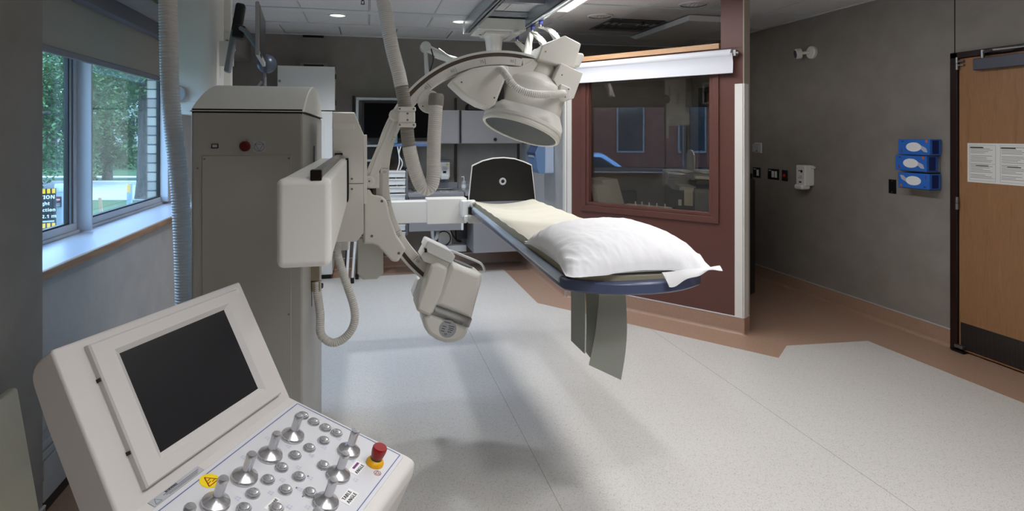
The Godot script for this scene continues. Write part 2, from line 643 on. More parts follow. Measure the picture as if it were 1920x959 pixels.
func base_run(called: String, runs: Array, h: float) -> void:
	var b := setting(called, "tan vinyl coved base with a metal cap")
	for r in runs:
		var a := Vector2(r[0], r[1])
		var c := Vector2(r[2], r[3])
		cove(b, a, c, h, Vector2(1.5, 2.5))


func cove(b: Node, a: Vector2, c: Vector2, h: float, inside: Vector2) -> void:
	# a coved strip along the foot of a wall from a to c (x, t), curving out towards the inside
	var d := (c - a).normalized()
	var nn := Vector2(-d.y, d.x)
	if nn.dot(inside - a) < 0:
		nn = -nn
	var l := a.distance_to(c)
	var g := G.new()
	var prof := []
	for k in 7:
		var q := PI / 2 * k / 6
		prof.append(Vector2(0.032 - 0.024 * sin(q), 0.026 - 0.0255 * cos(q)))
	prof.append(Vector2(0.008, h))
	prof.append(Vector2(0.0, h))
	var at := func(u: float, q: Vector2) -> Vector3:
		var p := a + d * u * l + nn * q.x
		return P(p.x, q.y, p.y)
	var outw := P(nn.x, 0, nn.y)
	for k in prof.size() - 1:
		var e: Vector2 = prof[k + 1] - prof[k]
		var nrm := (outw * e.y + Vector3.UP * -e.x).normalized()
		g.quad(at.call(0.0, prof[k]), at.call(1.0, prof[k]), at.call(1.0, prof[k + 1]), at.call(0.0, prof[k + 1]), nrm)
	obj("cove", g, "tan_vinyl", b)
	var s := G.new()
	s.T = Transform3D(Basis(P(d.x, 0, d.y), Vector3.UP, P(d.x, 0, d.y).cross(Vector3.UP)), P(a.x, 0, a.y))
	var sgn := 1.0 if s.T.basis.z.dot(outw) > 0 else -1.0
	s.box(Vector3(l / 2, h + 0.003, sgn * 0.0055), Vector3(l, 0.009, 0.011), 0.002, 1)
	obj("metal_cap", s, "cap_metal", b)


func door() -> void:
	var d := setting("door_1", "maple door in a dark brown metal frame")
	var g := G.new()
	g.span(4.19, 4.36, 0.0, 2.177, 3.632, 3.69, 0.004, 1)
	g.span(4.19, 4.36, 2.133, 2.177, 2.66, 3.69, 0.004, 1)
	g.span(4.19, 4.36, 0.0, 2.177, 2.66, 2.715, 0.004, 1)
	obj("door_frame", g, "door_frame", d)
	obj("door_leaf", G.new().span(4.205, 4.25, 0.012, 2.13, 2.718, 3.629, 0.002, 1), "maple", d)
	obj("kick_plate", G.new().span(4.202, 4.206, 0.025, 0.215, 2.73, 3.615), "brushed", d)
	for y in [2.095, 1.077]:
		g = G.new()
		g.bar(P(4.187, y - 0.045, 3.63), P(4.187, y - 0.002, 3.63), 0.011)
		g.bar(P(4.187, y + 0.002, 3.63), P(4.187, y + 0.045, 3.63), 0.011)
		if y > 2:
			g.span(4.182, 4.20, y - 0.02, y - 0.008, 3.58, 3.63, 0.003, 1)
			g.span(4.182, 4.20, y + 0.008, y + 0.02, 3.58, 3.63, 0.003, 1)
		obj("hinge", g, "steel_dull", d)
	g = G.new().span(4.17, 4.205, 0.028, 0.05, 3.575, 3.64, 0.004, 1)
	obj("bottom_pivot", g, "steel_dull", d)
	g = G.new().span(4.16, 4.2, 0.004, 0.014, 3.56, 3.66, 0.003, 1)
	obj("pivot_foot", g, "black", d)
	# closer on the head of the door
	var cl := obj("door_closer", G.new().span(4.155, 4.205, 2.03, 2.112, 2.80, 3.485, 0.006), mat("closer", Color(0.33, 0.34, 0.38), 0.45, 0.3), d)
	g = G.new()
	g.bar(P(4.165, 2.150, 3.42), P(4.11, 2.150, 3.30), 0.008)
	g.bar(P(4.11, 2.150, 3.30), P(4.18, 2.155, 3.14), 0.008)
	g.bar(P(4.165, 2.11, 3.42), P(4.165, 2.165, 3.42), 0.014)
	g.bar(P(4.175, 2.165, 3.14), P(4.195, 2.165, 3.14), 0.012)
	obj("closer_arm", g, "steel_dull", cl)
	# a second door, its dark frame just showing past the corner
	var f := setting("door_2", "dark doorway beyond the partition")
	g = G.new()
	g.span(4.17, 4.36, 0.0, 2.175, 6.2, 6.26, 0.004, 1)
	g.span(4.17, 4.36, 2.12, 2.175, 6.2, 7.2, 0.004, 1)
	g.span(4.17, 4.36, 0.0, 2.175, 7.14, 7.2, 0.004, 1)
	obj("door_frame", g, "black", f)
	obj("door_leaf", G.new().span(4.26, 4.3, 0.01, 2.12, 6.26, 7.14), "maple", f)


# ---------------------------------------------------------------- the window and what is at it

func window_side() -> void:
	var s := setting("trim_1", "deep pale window sill with a wooden nosing")
	obj("sill_board", G.new().span(-1.66, -1.318, 0.975, 1.010, 2.86, 7.45, 0.002, 1), "sill_top", s)
	var g := G.new()
	g.T = Transform3D(Basis(Vector3(1, 0, 0), Vector3(0, 1, 0), Vector3(0, 0, 1)), P(0, 0, 7.45))
	g.prism(rounded([Vector3(-1.318, 0.973, 0), Vector2(-1.294, 0.973), Vector2(-1.294, 1.011), Vector3(-1.318, 1.011, 0)], 0.014, 5), 0.0, 4.59)
	obj("nosing", g, "oak", s)

	var w := setting("window_1", "wide aluminium window with two panes")
	var x0 := -1.668
	var x1 := -1.62
	g = G.new()
	g.span(x0, x1, 1.010, 1.028, 2.86, 5.70, 0.002, 1)
	obj("subsill", g, "window_metal", w)
	obj("frame_bottom", G.new().span(x0, -1.632, 1.028, 1.068, 4.08, 5.70, 0.003, 1), "window_metal", w)
	obj("frame_bottom", G.new().span(x0, -1.632, 1.028, 1.068, 2.86, 4.06, 0.003, 1), "window_metal", w)
	obj("frame_top", G.new().span(x0, x1, 2.08, 2.13, 2.86, 5.70, 0.003, 1), "window_metal", w)
	obj("frame_side", G.new().span(x0, -1.58, 1.028, 2.1, 5.565, 5.70, 0.004, 1), "window_metal", w)
	obj("mullion", G.new().span(x0, -1.56, 1.020, 2.1, 4.065, 4.083, 0.003, 1), "window_metal", w)
	obj("sash_stile", G.new().span(x0, -1.635, 1.05, 2.1, 4.03, 4.066, 0.003, 1), "window_metal", w)
	for p in [[2.86, 3.985], [4.083, 5.565]]:
		g = G.new()
		g.span(-1.664, -1.640, 1.066, 1.078, p[0], p[1])
		g.span(-1.664, -1.642, 1.068, 2.1, p[1] - 0.014, p[1] + 0.002)
		if p[0] < 4:
			g.span(-1.664, -1.644, 1.068, 2.1, 4.012, 4.031)
		if p[0] > 4:
			g.span(-1.664, -1.640, 1.068, 2.1, p[0], p[0] + 0.008)
		obj("gasket", g, "black", w)
		obj("pane", G.new().span(-1.658, -1.654, 1.07, 2.1, p[0] + 0.002, p[1] - 0.004), "pane", w)
	obj("stop_bead", G.new().span(-1.666, -1.640, 1.068, 2.1, 3.986, 4.013, 0.002, 1), "aluminium", w)
	# brick jamb outside, one brick of each course in view
	var jamb := setting("wall_outside", "pale brick outer jamb of the window")
	obj("backing", G.new().span(-1.785, -1.668, 0.7, 2.5, 5.755, 6.0), mat("mortar", Color(0.16, 0.155, 0.15), 0.9), jamb)
	var bricks := [mat("brick_a", Color(0.60, 0.56, 0.47), 0.85), mat("brick_b", Color(0.54, 0.50, 0.43), 0.85), mat("brick_c", Color(0.64, 0.60, 0.52), 0.85)]
	for k in 20:
		var y := 0.80 + k * 0.0775
		obj("brick", G.new().span(-1.79, -1.668, y, y + 0.066, 5.737, 5.85, 0.004, 1), bricks[(k * 7) % 3], jamb)
	obj("outer_sill", G.new().span(-1.80, -1.72, 0.9, 1.0, 2.86, 5.8), "mortar", jamb)

	var sh := thing("window_roller_blind", "grey-beige roller shade half lowered in front of the window", "window shade", P(-1.55, 2.0, 4.2))
	obj("fabric", G.new().span(-0.003, 0.0, 0.02, 0.34, -1.34, 1.40), "shade_cloth", sh)
	obj("bottom_bar", G.new().span(-0.012, 0.006, -0.012, 0.025, -1.34, 1.40, 0.005), mat("shade_bar", Color(0.5, 0.5, 0.53), 0.5), sh)
	obj("valance", G.new().span(0.01, 0.075, 0.298, 0.392, -1.34, 3.2, 0.003, 1), mat("valance", Color(0.42, 0.42, 0.45), 0.6), sh)

	# convector under the window: a ridged cover along the foot of the wall
	var hc := thing("baseboard_heater", "long ridged pale heater cover along the wall under the window", "heater", P(-1.335, 0.07, 4.2))
	for r in [[0.012, 0.10, 0.062], [0.10, 0.178, 0.064], [0.181, 0.211, 0.058], [0.214, 0.246, 0.05]]:
		obj("cover_panel", G.new().span(0.0, r[2], r[0], r[1], -1.33, 1.4, 0.004, 1), "paint_cool", hc)
	obj("foot_rail", G.new().span(0.0, 0.03, -0.07, 0.013, -1.33, 1.4), mat("heater_dark", Color(0.2, 0.15, 0.13), 0.7), hc)

	# a cream board leaning on the pier beside the viewer
	g = G.new()
	g.T = Transform3D(Basis(Vector3(0, 0, 1), 0.0) * Basis(Vector3(0, 0, 1), 0.15), P(-1.125, 0, 1.9))
	g.box(Vector3(0, 0.345, 0), Vector3(0.035, 0.68, 1.3), 0.012)
	tag(obj("leaning_board", g, mat("board", Color(0.78, 0.76, 0.68), 0.5)), "cream padded board leaning on the near wall pier at lower left", "board")


# ---------------------------------------------------------------- ceiling

func ceiling_things() -> void:
	var c := setting("ceiling", "suspended ceiling of white tiles between plank strips")
	obj("deck", G.new().span(-1.95, 4.5, 2.745, 2.95, -5.2, 7.6), "ceiling_dark", c)
	var tile := G.new().box(Vector3(0, 0.0, 0), Vector3(0.596, 0.014, 0.628), 0.004, 1).mesh()
	var xs := []
	for k in range(-3, 8):
		xs.append(0.026 + 0.61 * k)
	for r in 5:
		var t0 := 6.68 - 0.77 * r
		for x in xs:
			var xa := maxf(x + 0.006, -1.27)
			var xb := minf(x + 0.604, 4.22)
			if xb - xa < 0.05 or (r == 2 and x > 1.2 and x < 1.8) or (r == 3 and x > 1.2 and x < 1.8):
				continue
			if xb - xa > 0.59:
				obj("tile", tile, "tile", c, P((xa + xb) / 2, 2.738, t0 - 0.325))
			else:
				obj("tile", G.new().span(xa, xb, 2.731, 2.745, t0 - 0.639, t0 - 0.011, 0.004, 1), "tile", c)
	for x in xs:
		var xa := maxf(x + 0.3 - 0.61 + 0.006, -1.27)
		var xb := minf(x + 0.3 - 0.006, 4.22)
		if xb > xa:
			obj("tile", G.new().span(xa, xb, 2.731, 2.745, 6.70, 7.44, 0.004, 1), "tile", c)
	for r in 6:
		var t0 := 6.685 - 0.77 * r
		obj("plank_strip", G.new().span(-1.27, 4.22, 2.724, 2.742, t0 - 0.005, t0 + 0.125, 0.003, 1), "grid_metal", c)
	var g := G.new()
	for r in 5:
		for x in xs:
			if x < 4.2:
				g.span(x - 0.004, x + 0.004, 2.728, 2.74, 6.68 - 0.77 * r - 0.64, 6.68 - 0.77 * r)
	g.span(-1.27, -1.25, 2.722, 2.74, -2.2, 7.45)
	g.span(4.2, 4.22, 2.722, 2.74, -2.2, 7.45)
	g.span(-1.27, 4.22, 2.722, 2.74, 7.43, 7.45)
	obj("grid_bars", g, "grid_metal", c)
	obj("near_field", G.new().span(-1.27, 4.22, 2.731, 2.745, -5.0, 2.83), "tile", c)

	# troffers: a glowing lens in a thin white frame
	troffer(P(1.65, 2.73, 3.6), Vector2(0.3, 3.6), "long narrow fluorescent ceiling light beside the overhead rail")
	troffer(P(1.65, 2.73, 0.6), Vector2(0.3, 1.2), "narrow fluorescent ceiling light out of view over the open floor", true)
	troffer(P(0.55, 2.73, -0.1), Vector2(0.6, 1.2), "wide fluorescent ceiling light out of view above the viewer", true)
	for d in [[-0.27, 6.17, 0.075, true, "round lit recessed downlight left of the big hose"], [0.93, 6.23, 0.08, true, "round lit recessed downlight beside the end of the overhead rail"], [-0.05, 4.12, 0.075, true, "round recessed downlight above the tower, out of view"], [0.93, 3.75, 0.08, true, "round recessed downlight above the detector, out of view"], [0.93, 0.9, 0.08, true, "round recessed downlight over the console, out of view"], [2.21, 5.64, 0.112, false, "round unlit downlight above the roller blind, the farther of two"], [2.815, 4.94, 0.118, false, "round unlit downlight nearest the maroon column"]]:
		var dl := thing("downlight", d[4], "ceiling light", P(d[0], 2.726, d[1]))
		var r: float = d[2]
		obj("trim_ring", G.new().lathe([Vector2(r - 0.004, -0.004), Vector2(r, -0.006), Vector2(r + 0.012, -0.004), Vector2(r + 0.014, 0.004)], 32), "white", dl)
		g = G.new()
		if d[3]:
			g.lathe([Vector2(0, 0.002), Vector2(r, 0.0021), Vector2(r, 0.004), Vector2(0, 0.0042)], 28)
			obj("glowing_lens", g, "lamp_glow", dl)
			var l := SpotLight3D.new()
			l.name = "lamp"
			l.light_energy = 1.8 if d[1] > 1.0 else 2.2
			l.spot_angle = 62.0
			l.spot_angle_attenuation = 0.9
			l.spot_range = 12.0
			l.spot_attenuation = 2.0
			l.light_size = r
			l.light_color = Color(0.97, 0.98, 1.0)
			l.shadow_enabled = true
			l.rotation.x = -PI / 2
			l.position = Vector3(0, -0.012, 0)
			dl.add_child(l)
		else:
			# a reflector cup with two bare unlit tubes
			g.grid(func(u: float, v: float) -> Vector3:
				var a := TAU * u
				var rr := r * (1.0 - 0.45 * v * v)
				return Vector3(cos(a) * rr, 0.016 * v, sin(a) * rr), 28, 4)
			g.disc(Vector3(0, 0.0155, 0), Vector3.UP, r * 0.56, 0.002, 24)
			obj("reflector_cup", g, "reflector", dl)
			for q in [-0.3, 0.0, 0.3]:
				obj("lamp_tube", G.new().bar(Vector3(q * r, -0.001, -r * 0.3), Vector3(q * r, 0.014, r * 0.2), 0.01), "white_gloss", dl)
	# square supply diffuser
	var df := thing("air_diffuser", "square dark ceiling air diffuser above the roller blind", "air vent", P(2.66, 2.722, 6.02))
	g = G.new()
	for k in 3:
		var q := 0.30 - 0.085 * k
		for e in [[-q, 0, 0.03, q * 2], [q, 0, 0.03, q * 2], [0, -q, q * 2, 0.03], [0, q, q * 2, 0.03]]:
			g.box(Vector3(e[0], -0.004 + 0.002 * k, e[1]), Vector3(e[2], 0.004, e[3]), 0.0015, 1)
	obj("louver_ring", g, "mid_grey", df)
	obj("center_plate", G.new().box(Vector3(0, -0.001, 0), Vector3(0.16, 0.005, 0.16), 0.002, 1), "mid_grey", df)
	obj("dark_throat", G.new().box(Vector3(0, 0.006, 0), Vector3(0.58, 0.006, 0.58)), "black", df)
	# shallow unlit light box hung below the tiles over the control room
	var lb := thing("unlit_light_box", "large unlit sloped light box on the ceiling over the control room", "ceiling light", P(3.3, 2.722, 6.04))
	g = G.new()
	g.T = Transform3D(ALONG_T, Vector3(-0.3, 0, 0))
	g.prism(PackedVector2Array([Vector2(-0.69, 0.0), Vector2(0.69, 0.0), Vector2(0.52, -0.055), Vector2(-0.69, -0.055)]), 0.0, 0.6, 0.006)
	obj("lens", g, "white", lb)
	for sp in [[0.36 - 0.39, 5.32, "pendent sprinkler head left of the big hose"], [2.74, 5.8, "pendent sprinkler head beside the air diffuser"]]:
		var sk := thing("sprinkler", sp[2], "sprinkler", P(sp[0], 2.728, sp[1]))
		obj("escutcheon", G.new().lathe([Vector2(0, -0.01), Vector2(0.02, -0.01), Vector2(0.038, 0.0)], 20), "dark_grey", sk)
		g = G.new().bar(Vector3(0, -0.008, 0), Vector3(0, -0.03, 0), 0.009)
		g.bar(Vector3(-0.011, -0.028, 0), Vector3(-0.011, -0.055, 0), 0.003).bar(Vector3(0.011, -0.028, 0), Vector3(0.011, -0.055, 0), 0.003)
		obj("frame", g, "dark_grey", sk)
		obj("deflector", G.new().disc(Vector3(0, -0.058, 0), Vector3.UP, 0.018, 0.003), "dark_grey", sk)

	# overhead track: two aluminium channels, cross members between them
	var tr := thing("overhead_track", "pair of aluminium overhead rails with cross members hung under the ceiling", "ceiling rail", P(1.25, 2.60, 4.5))
	for s in [-1.0, 1.0]:
		g = G.new()
		var xm: float = 0.255 * s
		var far := 1.66 if s < 0 else 1.76
		g.span(xm - 0.035, xm + 0.035, 0.10, 0.125, -3.0, far, 0.003, 1)
		g.span(xm - 0.035, xm - 0.022, 0.0, 0.11, -3.0, far, 0.003, 1)
		g.span(xm + 0.022, xm + 0.035, 0.0, 0.11, -3.0, far, 0.003, 1)
		g.span(xm - 0.035, xm - 0.008, 0.0, 0.012, -3.0, far, 0.002, 1)
		g.span(xm + 0.008, xm + 0.035, 0.0, 0.012, -3.0, far, 0.002, 1)
		obj("rail", g, "aluminium", tr)
		for t in [-1.5, 0.4, 1.5]:
			obj("hanger", G.new().span(xm - 0.02, xm + 0.02, 0.12, 0.142, t - 0.04, t + 0.04, 0.002, 1), "aluminium", tr)
	for t in [0.55, 1.14]:
		obj("cross_member", G.new().span(-0.225, 0.225, 0.085, 0.125, t - 0.03, t + 0.03, 0.003, 1), "aluminium", tr)
	obj("end_cap", G.new().span(-0.30, -0.22, -0.008, 0.12, 1.66, 1.667), "white", tr)

	# the carriage on the track, its column and a jointed spring arm in a plastic sleeve
	var cg := thing("ceiling_carriage", "white ceiling carriage with tapered column and sleeved spring arm under the rails", "ceiling mount", P(1.25, 2.6, 5.95))
	g = G.new().span(-0.24, 0.23, -0.035, 0.075, -0.27, 0.18, 0.006)
	g.span(-0.15, 0.10, -0.065, -0.035, -0.2, 0.1, 0.008)
	obj("carriage_plate", g, "cream", cg)
	obj("slotted_bracket", G.new().span(0.1, 0.16, -0.075, -0.035, -0.29, 0.16, 0.004, 1), "cream", cg)
	for b in [[-0.09, -0.1], [0.08, 0.02], [-0.16, 0.04]]:
		obj("bolt", G.new().disc(Vector3(b[0], -0.035, -b[1]), Vector3.DOWN, 0.011, 0.006), "dark_grey", cg)
	obj("column", G.new().lathe([Vector2(0.06, -0.40), Vector2(0.064, -0.30), Vector2(0.088, -0.10), Vector2(0.105, -0.06)], 12), "cream", cg, Vector3(-0.03, 0, 0))
	obj("collar", G.new().lathe([Vector2(0.058, -0.55), Vector2(0.058, -0.31)], 20), "silver_paint", cg, Vector3(-0.03, 0, 0))
	var el := Vector3(-0.70, -0.185, 0.0)
	var hub := Vector3(-0.03, -0.50, 0.0)
	g = G.new().tube(PackedVector3Array([hub, hub.lerp(el, 0.5), el]), 0.036, 12)
	obj("spring_arm", g, "cream", cg)
	g = G.new().disc(el + Vector3(0, 0, 0.06), Vector3(0, 0, -1), 0.05, 0.12, 20, 0.01)
	g.bar(el, el + Vector3(0.02, -0.42, 0.02), 0.02)
	obj("elbow", g, "putty", cg)
	var wrap := func(u: float, v: float) -> Vector3:
		var q := 0.16 + 0.62 * v
		var a := TAU * u
		var r := 0.042 + 0.010 * sin(v * 9.0 + u * 12.0) + 0.012 * v * maxf(0.0, -sin(a))
		return el.lerp(hub, q) + Vector3(0.45 * sin(a) * r, sin(a) * r, cos(a) * r)
	obj("plastic_sleeve", G.new().grid(wrap, 18, 20), "plastic_sheet", cg)
	g = G.new().tube(spline([el + Vector3(0.05, -0.02, 0.05), el + Vector3(0.07, -0.12, 0.06), el + Vector3(0.04, -0.25, 0.05), el + Vector3(0.06, -0.40, 0.05)], 0.02), 0.006, 6)
	obj("coiled_cable", g, "dark_grey", cg)
	# bagged cables looped from blue trolleys on the right-hand rail
	var fs := thing("cable_festoon", "white sleeved cable loops hung from blue trolleys under the right-hand rail", "cable", P(1.52, 2.6, 5.6))
	for t in [-0.28, 0.0, 0.6]:
		obj("trolley", G.new().span(-0.014, 0.014, -0.035, 0.004, t - 0.02, t + 0.02, 0.004, 1), "clip_blue", fs)
		obj("hook", G.new().bar(Vector3(0, -0.03, -t), Vector3(0, -0.065, -t), 0.006), "steel", fs)
	var loops := [[Vector3(0.0, -0.06, 0.0), Vector3(-0.05, -0.15, 0.08), Vector3(-0.12, -0.36, 0.2), Vector3(-0.17, -0.62, 0.3)], [Vector3(0.0, -0.06, 0.02), Vector3(0.03, -0.12, 0.10), Vector3(0.08, -0.26, 0.2), Vector3(0.07, -0.42, 0.3)], [Vector3(0.0, -0.06, 0.28), Vector3(0.09, -0.09, 0.28), Vector3(0.155, -0.2, 0.3), Vector3(0.12, -0.42, 0.34)], [Vector3(0.0, -0.06, -0.6), Vector3(0.035, -0.14, -0.5), Vector3(0.06, -0.3, -0.3), Vector3(0.03, -0.52, 0.0)]]
	for k in loops.size():
		var path := spline(loops[k], 0.02)
		var m := path.size()
		var sl := func(u: float, v: float) -> Vector3:
			var p := path[mini(int(v * (m - 1) + 0.5), m - 1)]
			var a := TAU * u
			var r := 0.031 + 0.007 * sin(v * 17.0 + 3.0 * a + k) + 0.006 * sin(5.0 * a + v * 31.0 + 2.0 * k)
			return p + Vector3(cos(a) * r, 0, sin(a) * r)
		obj("sleeve", G.new().grid(sl, 20, m - 1), "plastic_sheet", fs)


func troffer(at: Vector3, s: Vector2, label: String, louvers := false) -> void:
	var t := thing("troffer", label, "ceiling light", at)
	var g := G.new()
	for e in [[-s.x / 2 - 0.012, 0, 0.024, s.y + 0.048], [s.x / 2 + 0.012, 0, 0.024, s.y + 0.048], [0, -s.y / 2 - 0.012, s.x, 0.024], [0, s.y / 2 + 0.012, s.x, 0.024]]:
		g.box(Vector3(e[0], -0.012, e[1]), Vector3(e[2], 0.03, e[3]), 0.003, 1)
	obj("frame", g, "white", t)
	obj("glowing_lens", G.new().box(Vector3(0, -0.02, 0), Vector3(s.x, 0.006, s.y)), "lamp_glow", t)
	if louvers:
		# an egg-crate of thin blades keeps the light off the upper walls
		var x := -s.x / 2
		while x < s.x / 2 + 0.01:
			obj("louver_blade", G.new().box(Vector3(x, -0.078, 0), Vector3(0.003, 0.06, s.y)), "mid_grey", t)
			x += 0.1
		var z := -s.y / 2
		while z < s.y / 2 + 0.01:
			obj("louver_blade", G.new().box(Vector3(0, -0.078, z), Vector3(s.x, 0.06, 0.003)), "mid_grey", t)
			z += 0.1


# ---------------------------------------------------------------- the control booth partition

func partition() -> void:
	var e := Vector3(0.5766, 0, 0.817)
	var B := Basis(e, Vector3.UP, e.cross(Vector3.UP))
	var o := P(1.906, 0, 5.70)
	var wp := setting("wall_partition", "maroon booth partition with an observation window")
	wp.transform = Transform3D(B, o)
	# local x runs along the partition, z out into the room
	var f := G.new()
	f.box(Vector3(0.10, 1.2, -0.05), Vector3(0.20, 2.14, 0.1))
	f.box(Vector3(0.83, 0.51, -0.05), Vector3(1.26, 0.76, 0.1))
	f.box(Vector3(0.83, 2.215, -0.05), Vector3(1.26, 0.11, 0.1))
	f.box(Vector3(1.58, 1.2, -0.05), Vector3(0.24, 2.14, 0.1))
	f.box(Vector3(0.85, 0.065, -0.05), Vector3(1.7, 0.13, 0.1))
	obj("panel_face", f, "maroon", wp)
	obj("column", G.new().box(Vector3(1.61, 2.5, -0.05), Vector3(0.18, 0.47, 0.1)), "maroon", wp)
	obj("column_return", G.new().box(Vector3(1.7045, 1.365, -0.06), Vector3(0.009, 2.73, 0.12)), "tan_wall", wp)
	# window frame: outer casing, inner stop, glass
	var g := G.new()
	ring(g, Rect2(0.155, 0.855, 1.353, 1.345), 0.055, 0.0, 0.016)
	obj("casing", g, "maroon", wp)
	g = G.new()
	ring(g, Rect2(0.21, 0.91, 1.243, 1.235), 0.03, -0.05, 0.004)
	obj("inner_stop", g, "maroon", wp)
	obj("lead_glass_pane", G.new().box(Vector3(0.83, 1.53, -0.045), Vector3(1.22, 1.21, 0.012)), "lead_glass", wp)
	# white corner guards, base with cap
	g = G.new()
	g.box(Vector3(1.668, 1.055, 0.004), Vector3(0.064, 1.85, 0.008), 0.002, 1)
	g.box(Vector3(1.7075, 1.055, -0.04), Vector3(0.01, 1.85, 0.09), 0.002, 1)
	obj("corner_guard", g, "cream_soft", wp)
	g = G.new()
	g.box(Vector3(0.0, 1.24, 0.003), Vector3(0.082, 2.22, 0.012), 0.003, 1)
	obj("corner_guard", g, "cream_soft", wp)
	cove(wp_base("baseboard_partition"), Vector2(1.906, 5.70), Vector2(2.889, 4.307), 0.13, Vector2(1.5, 3.5))
	cove(wp_base("baseboard_end"), Vector2(2.889, 4.307), Vector2(2.97, 4.365), 0.13, Vector2(3.5, 3.5))
	cove(wp_base("baseboard_booth"), Vector2(1.878, 7.44), Vector2(1.878, 5.72), 0.13, Vector2(1.0, 6.5))
	var wb := setting("wall_booth", "short cool grey wall between the partition and the back wall")
	obj("field", G.new().span(1.88, 1.98, 0.0, 2.27, 5.70, 7.46), "paint_cool", wb)
	obj("corner_bead", G.new().span(1.868, 1.885, 0.13, 2.27, 5.695, 5.76, 0.003, 1), "cream_soft", wb)
	for q in [[Vector2(2.889, 4.307), 0.011], [Vector2(1.880, 5.722), 0.011]]:
		var cg := G.new()
		cg.lathe([Vector2(0.030, 0.0), Vector2(0.016, 0.006), Vector2(q[1], 0.026), Vector2(q[1], 0.134), Vector2(0, 0.1341)], 16)
		obj("outer_corner", cg, "tan_vinyl", get_node("baseboard_end"), P(q[0].x, 0, q[0].y))
	var cap := setting("trim_2", "birch cap along the top of the partition")
	g = G.new()
	g.T = Transform3D(B, o)
	g.box(Vector3(0.745, 2.293, -0.05), Vector3(1.53, 0.046, 0.13), 0.004, 1)
	g.T = Transform3D.IDENTITY
	g.span(1.865, 1.995, 2.27, 2.316, 5.70, 7.45, 0.004, 1)
	obj("cap_board", g, "birch", cap)

	# white roller blind drawn a little down over the window
	var bl := thing("roller_blind", "white roller blind rolled up above the maroon observation window", "window blind", o + B * Vector3(0.835, 2.22, 0.045))
	bl.transform.basis = B
	obj("roller", G.new().bar(Vector3(-0.815, 0, 0), Vector3(0.795, 0, 0), 0.034, 20), "blind_cloth", bl)
	var drop := func(u: float, v: float) -> Vector3:
		return Vector3(lerpf(-0.81, 0.808, u), lerpf(0.0, -0.15, v), 0.034 - 0.03 * sin(minf(v * 1.6, 1.0) * PI / 2) + 0.012 * v)
	obj("fabric", G.new().grid(drop, 8, 12, true), "blind_cloth", bl)
	obj("hem_bar", G.new().box(Vector3(0, -0.152, 0.016), Vector3(1.615, 0.012, 0.008), 0.003, 1), "blind_cloth", bl)
	g = G.new().box(Vector3(0.82, 0.0, -0.01), Vector3(0.025, 0.05, 0.055), 0.004, 1)
	g.disc(Vector3(0.80, 0, 0), Vector3(1, 0, 0), 0.013, 0.05, 14)
	obj("bracket", g, "steel_dull", bl)
	obj("bracket", G.new().box(Vector3(-0.825, 0.0, -0.01), Vector3(0.012, 0.05, 0.055), 0.004, 1), "steel_dull", bl)

	# what stands behind the glass
	booth(o, B)


func wp_base(called: String) -> Node3D:
	return setting(called, "tan vinyl base of the booth partition")


func ring(g: G, r: Rect2, w: float, z0: float, z1: float) -> void:
	# four mitred bars round a rectangle in the xy plane
	var a := r.position
	var b := r.end
	var ia := a + Vector2(w, w)
	var ib := b - Vector2(w, w)
	for q in [[Vector2(a.x, a.y), Vector2(b.x, a.y), Vector2(ib.x, ia.y), Vector2(ia.x, ia.y)], [Vector2(b.x, a.y), Vector2(b.x, b.y), Vector2(ib.x, ib.y), Vector2(ib.x, ia.y)], [Vector2(b.x, b.y), Vector2(a.x, b.y), Vector2(ia.x, ib.y), Vector2(ib.x, ib.y)], [Vector2(a.x, b.y), Vector2(a.x, a.y), Vector2(ia.x, ia.y), Vector2(ia.x, ib.y)]]:
		g.prism(PackedVector2Array(q), z0, z1, 0.003)


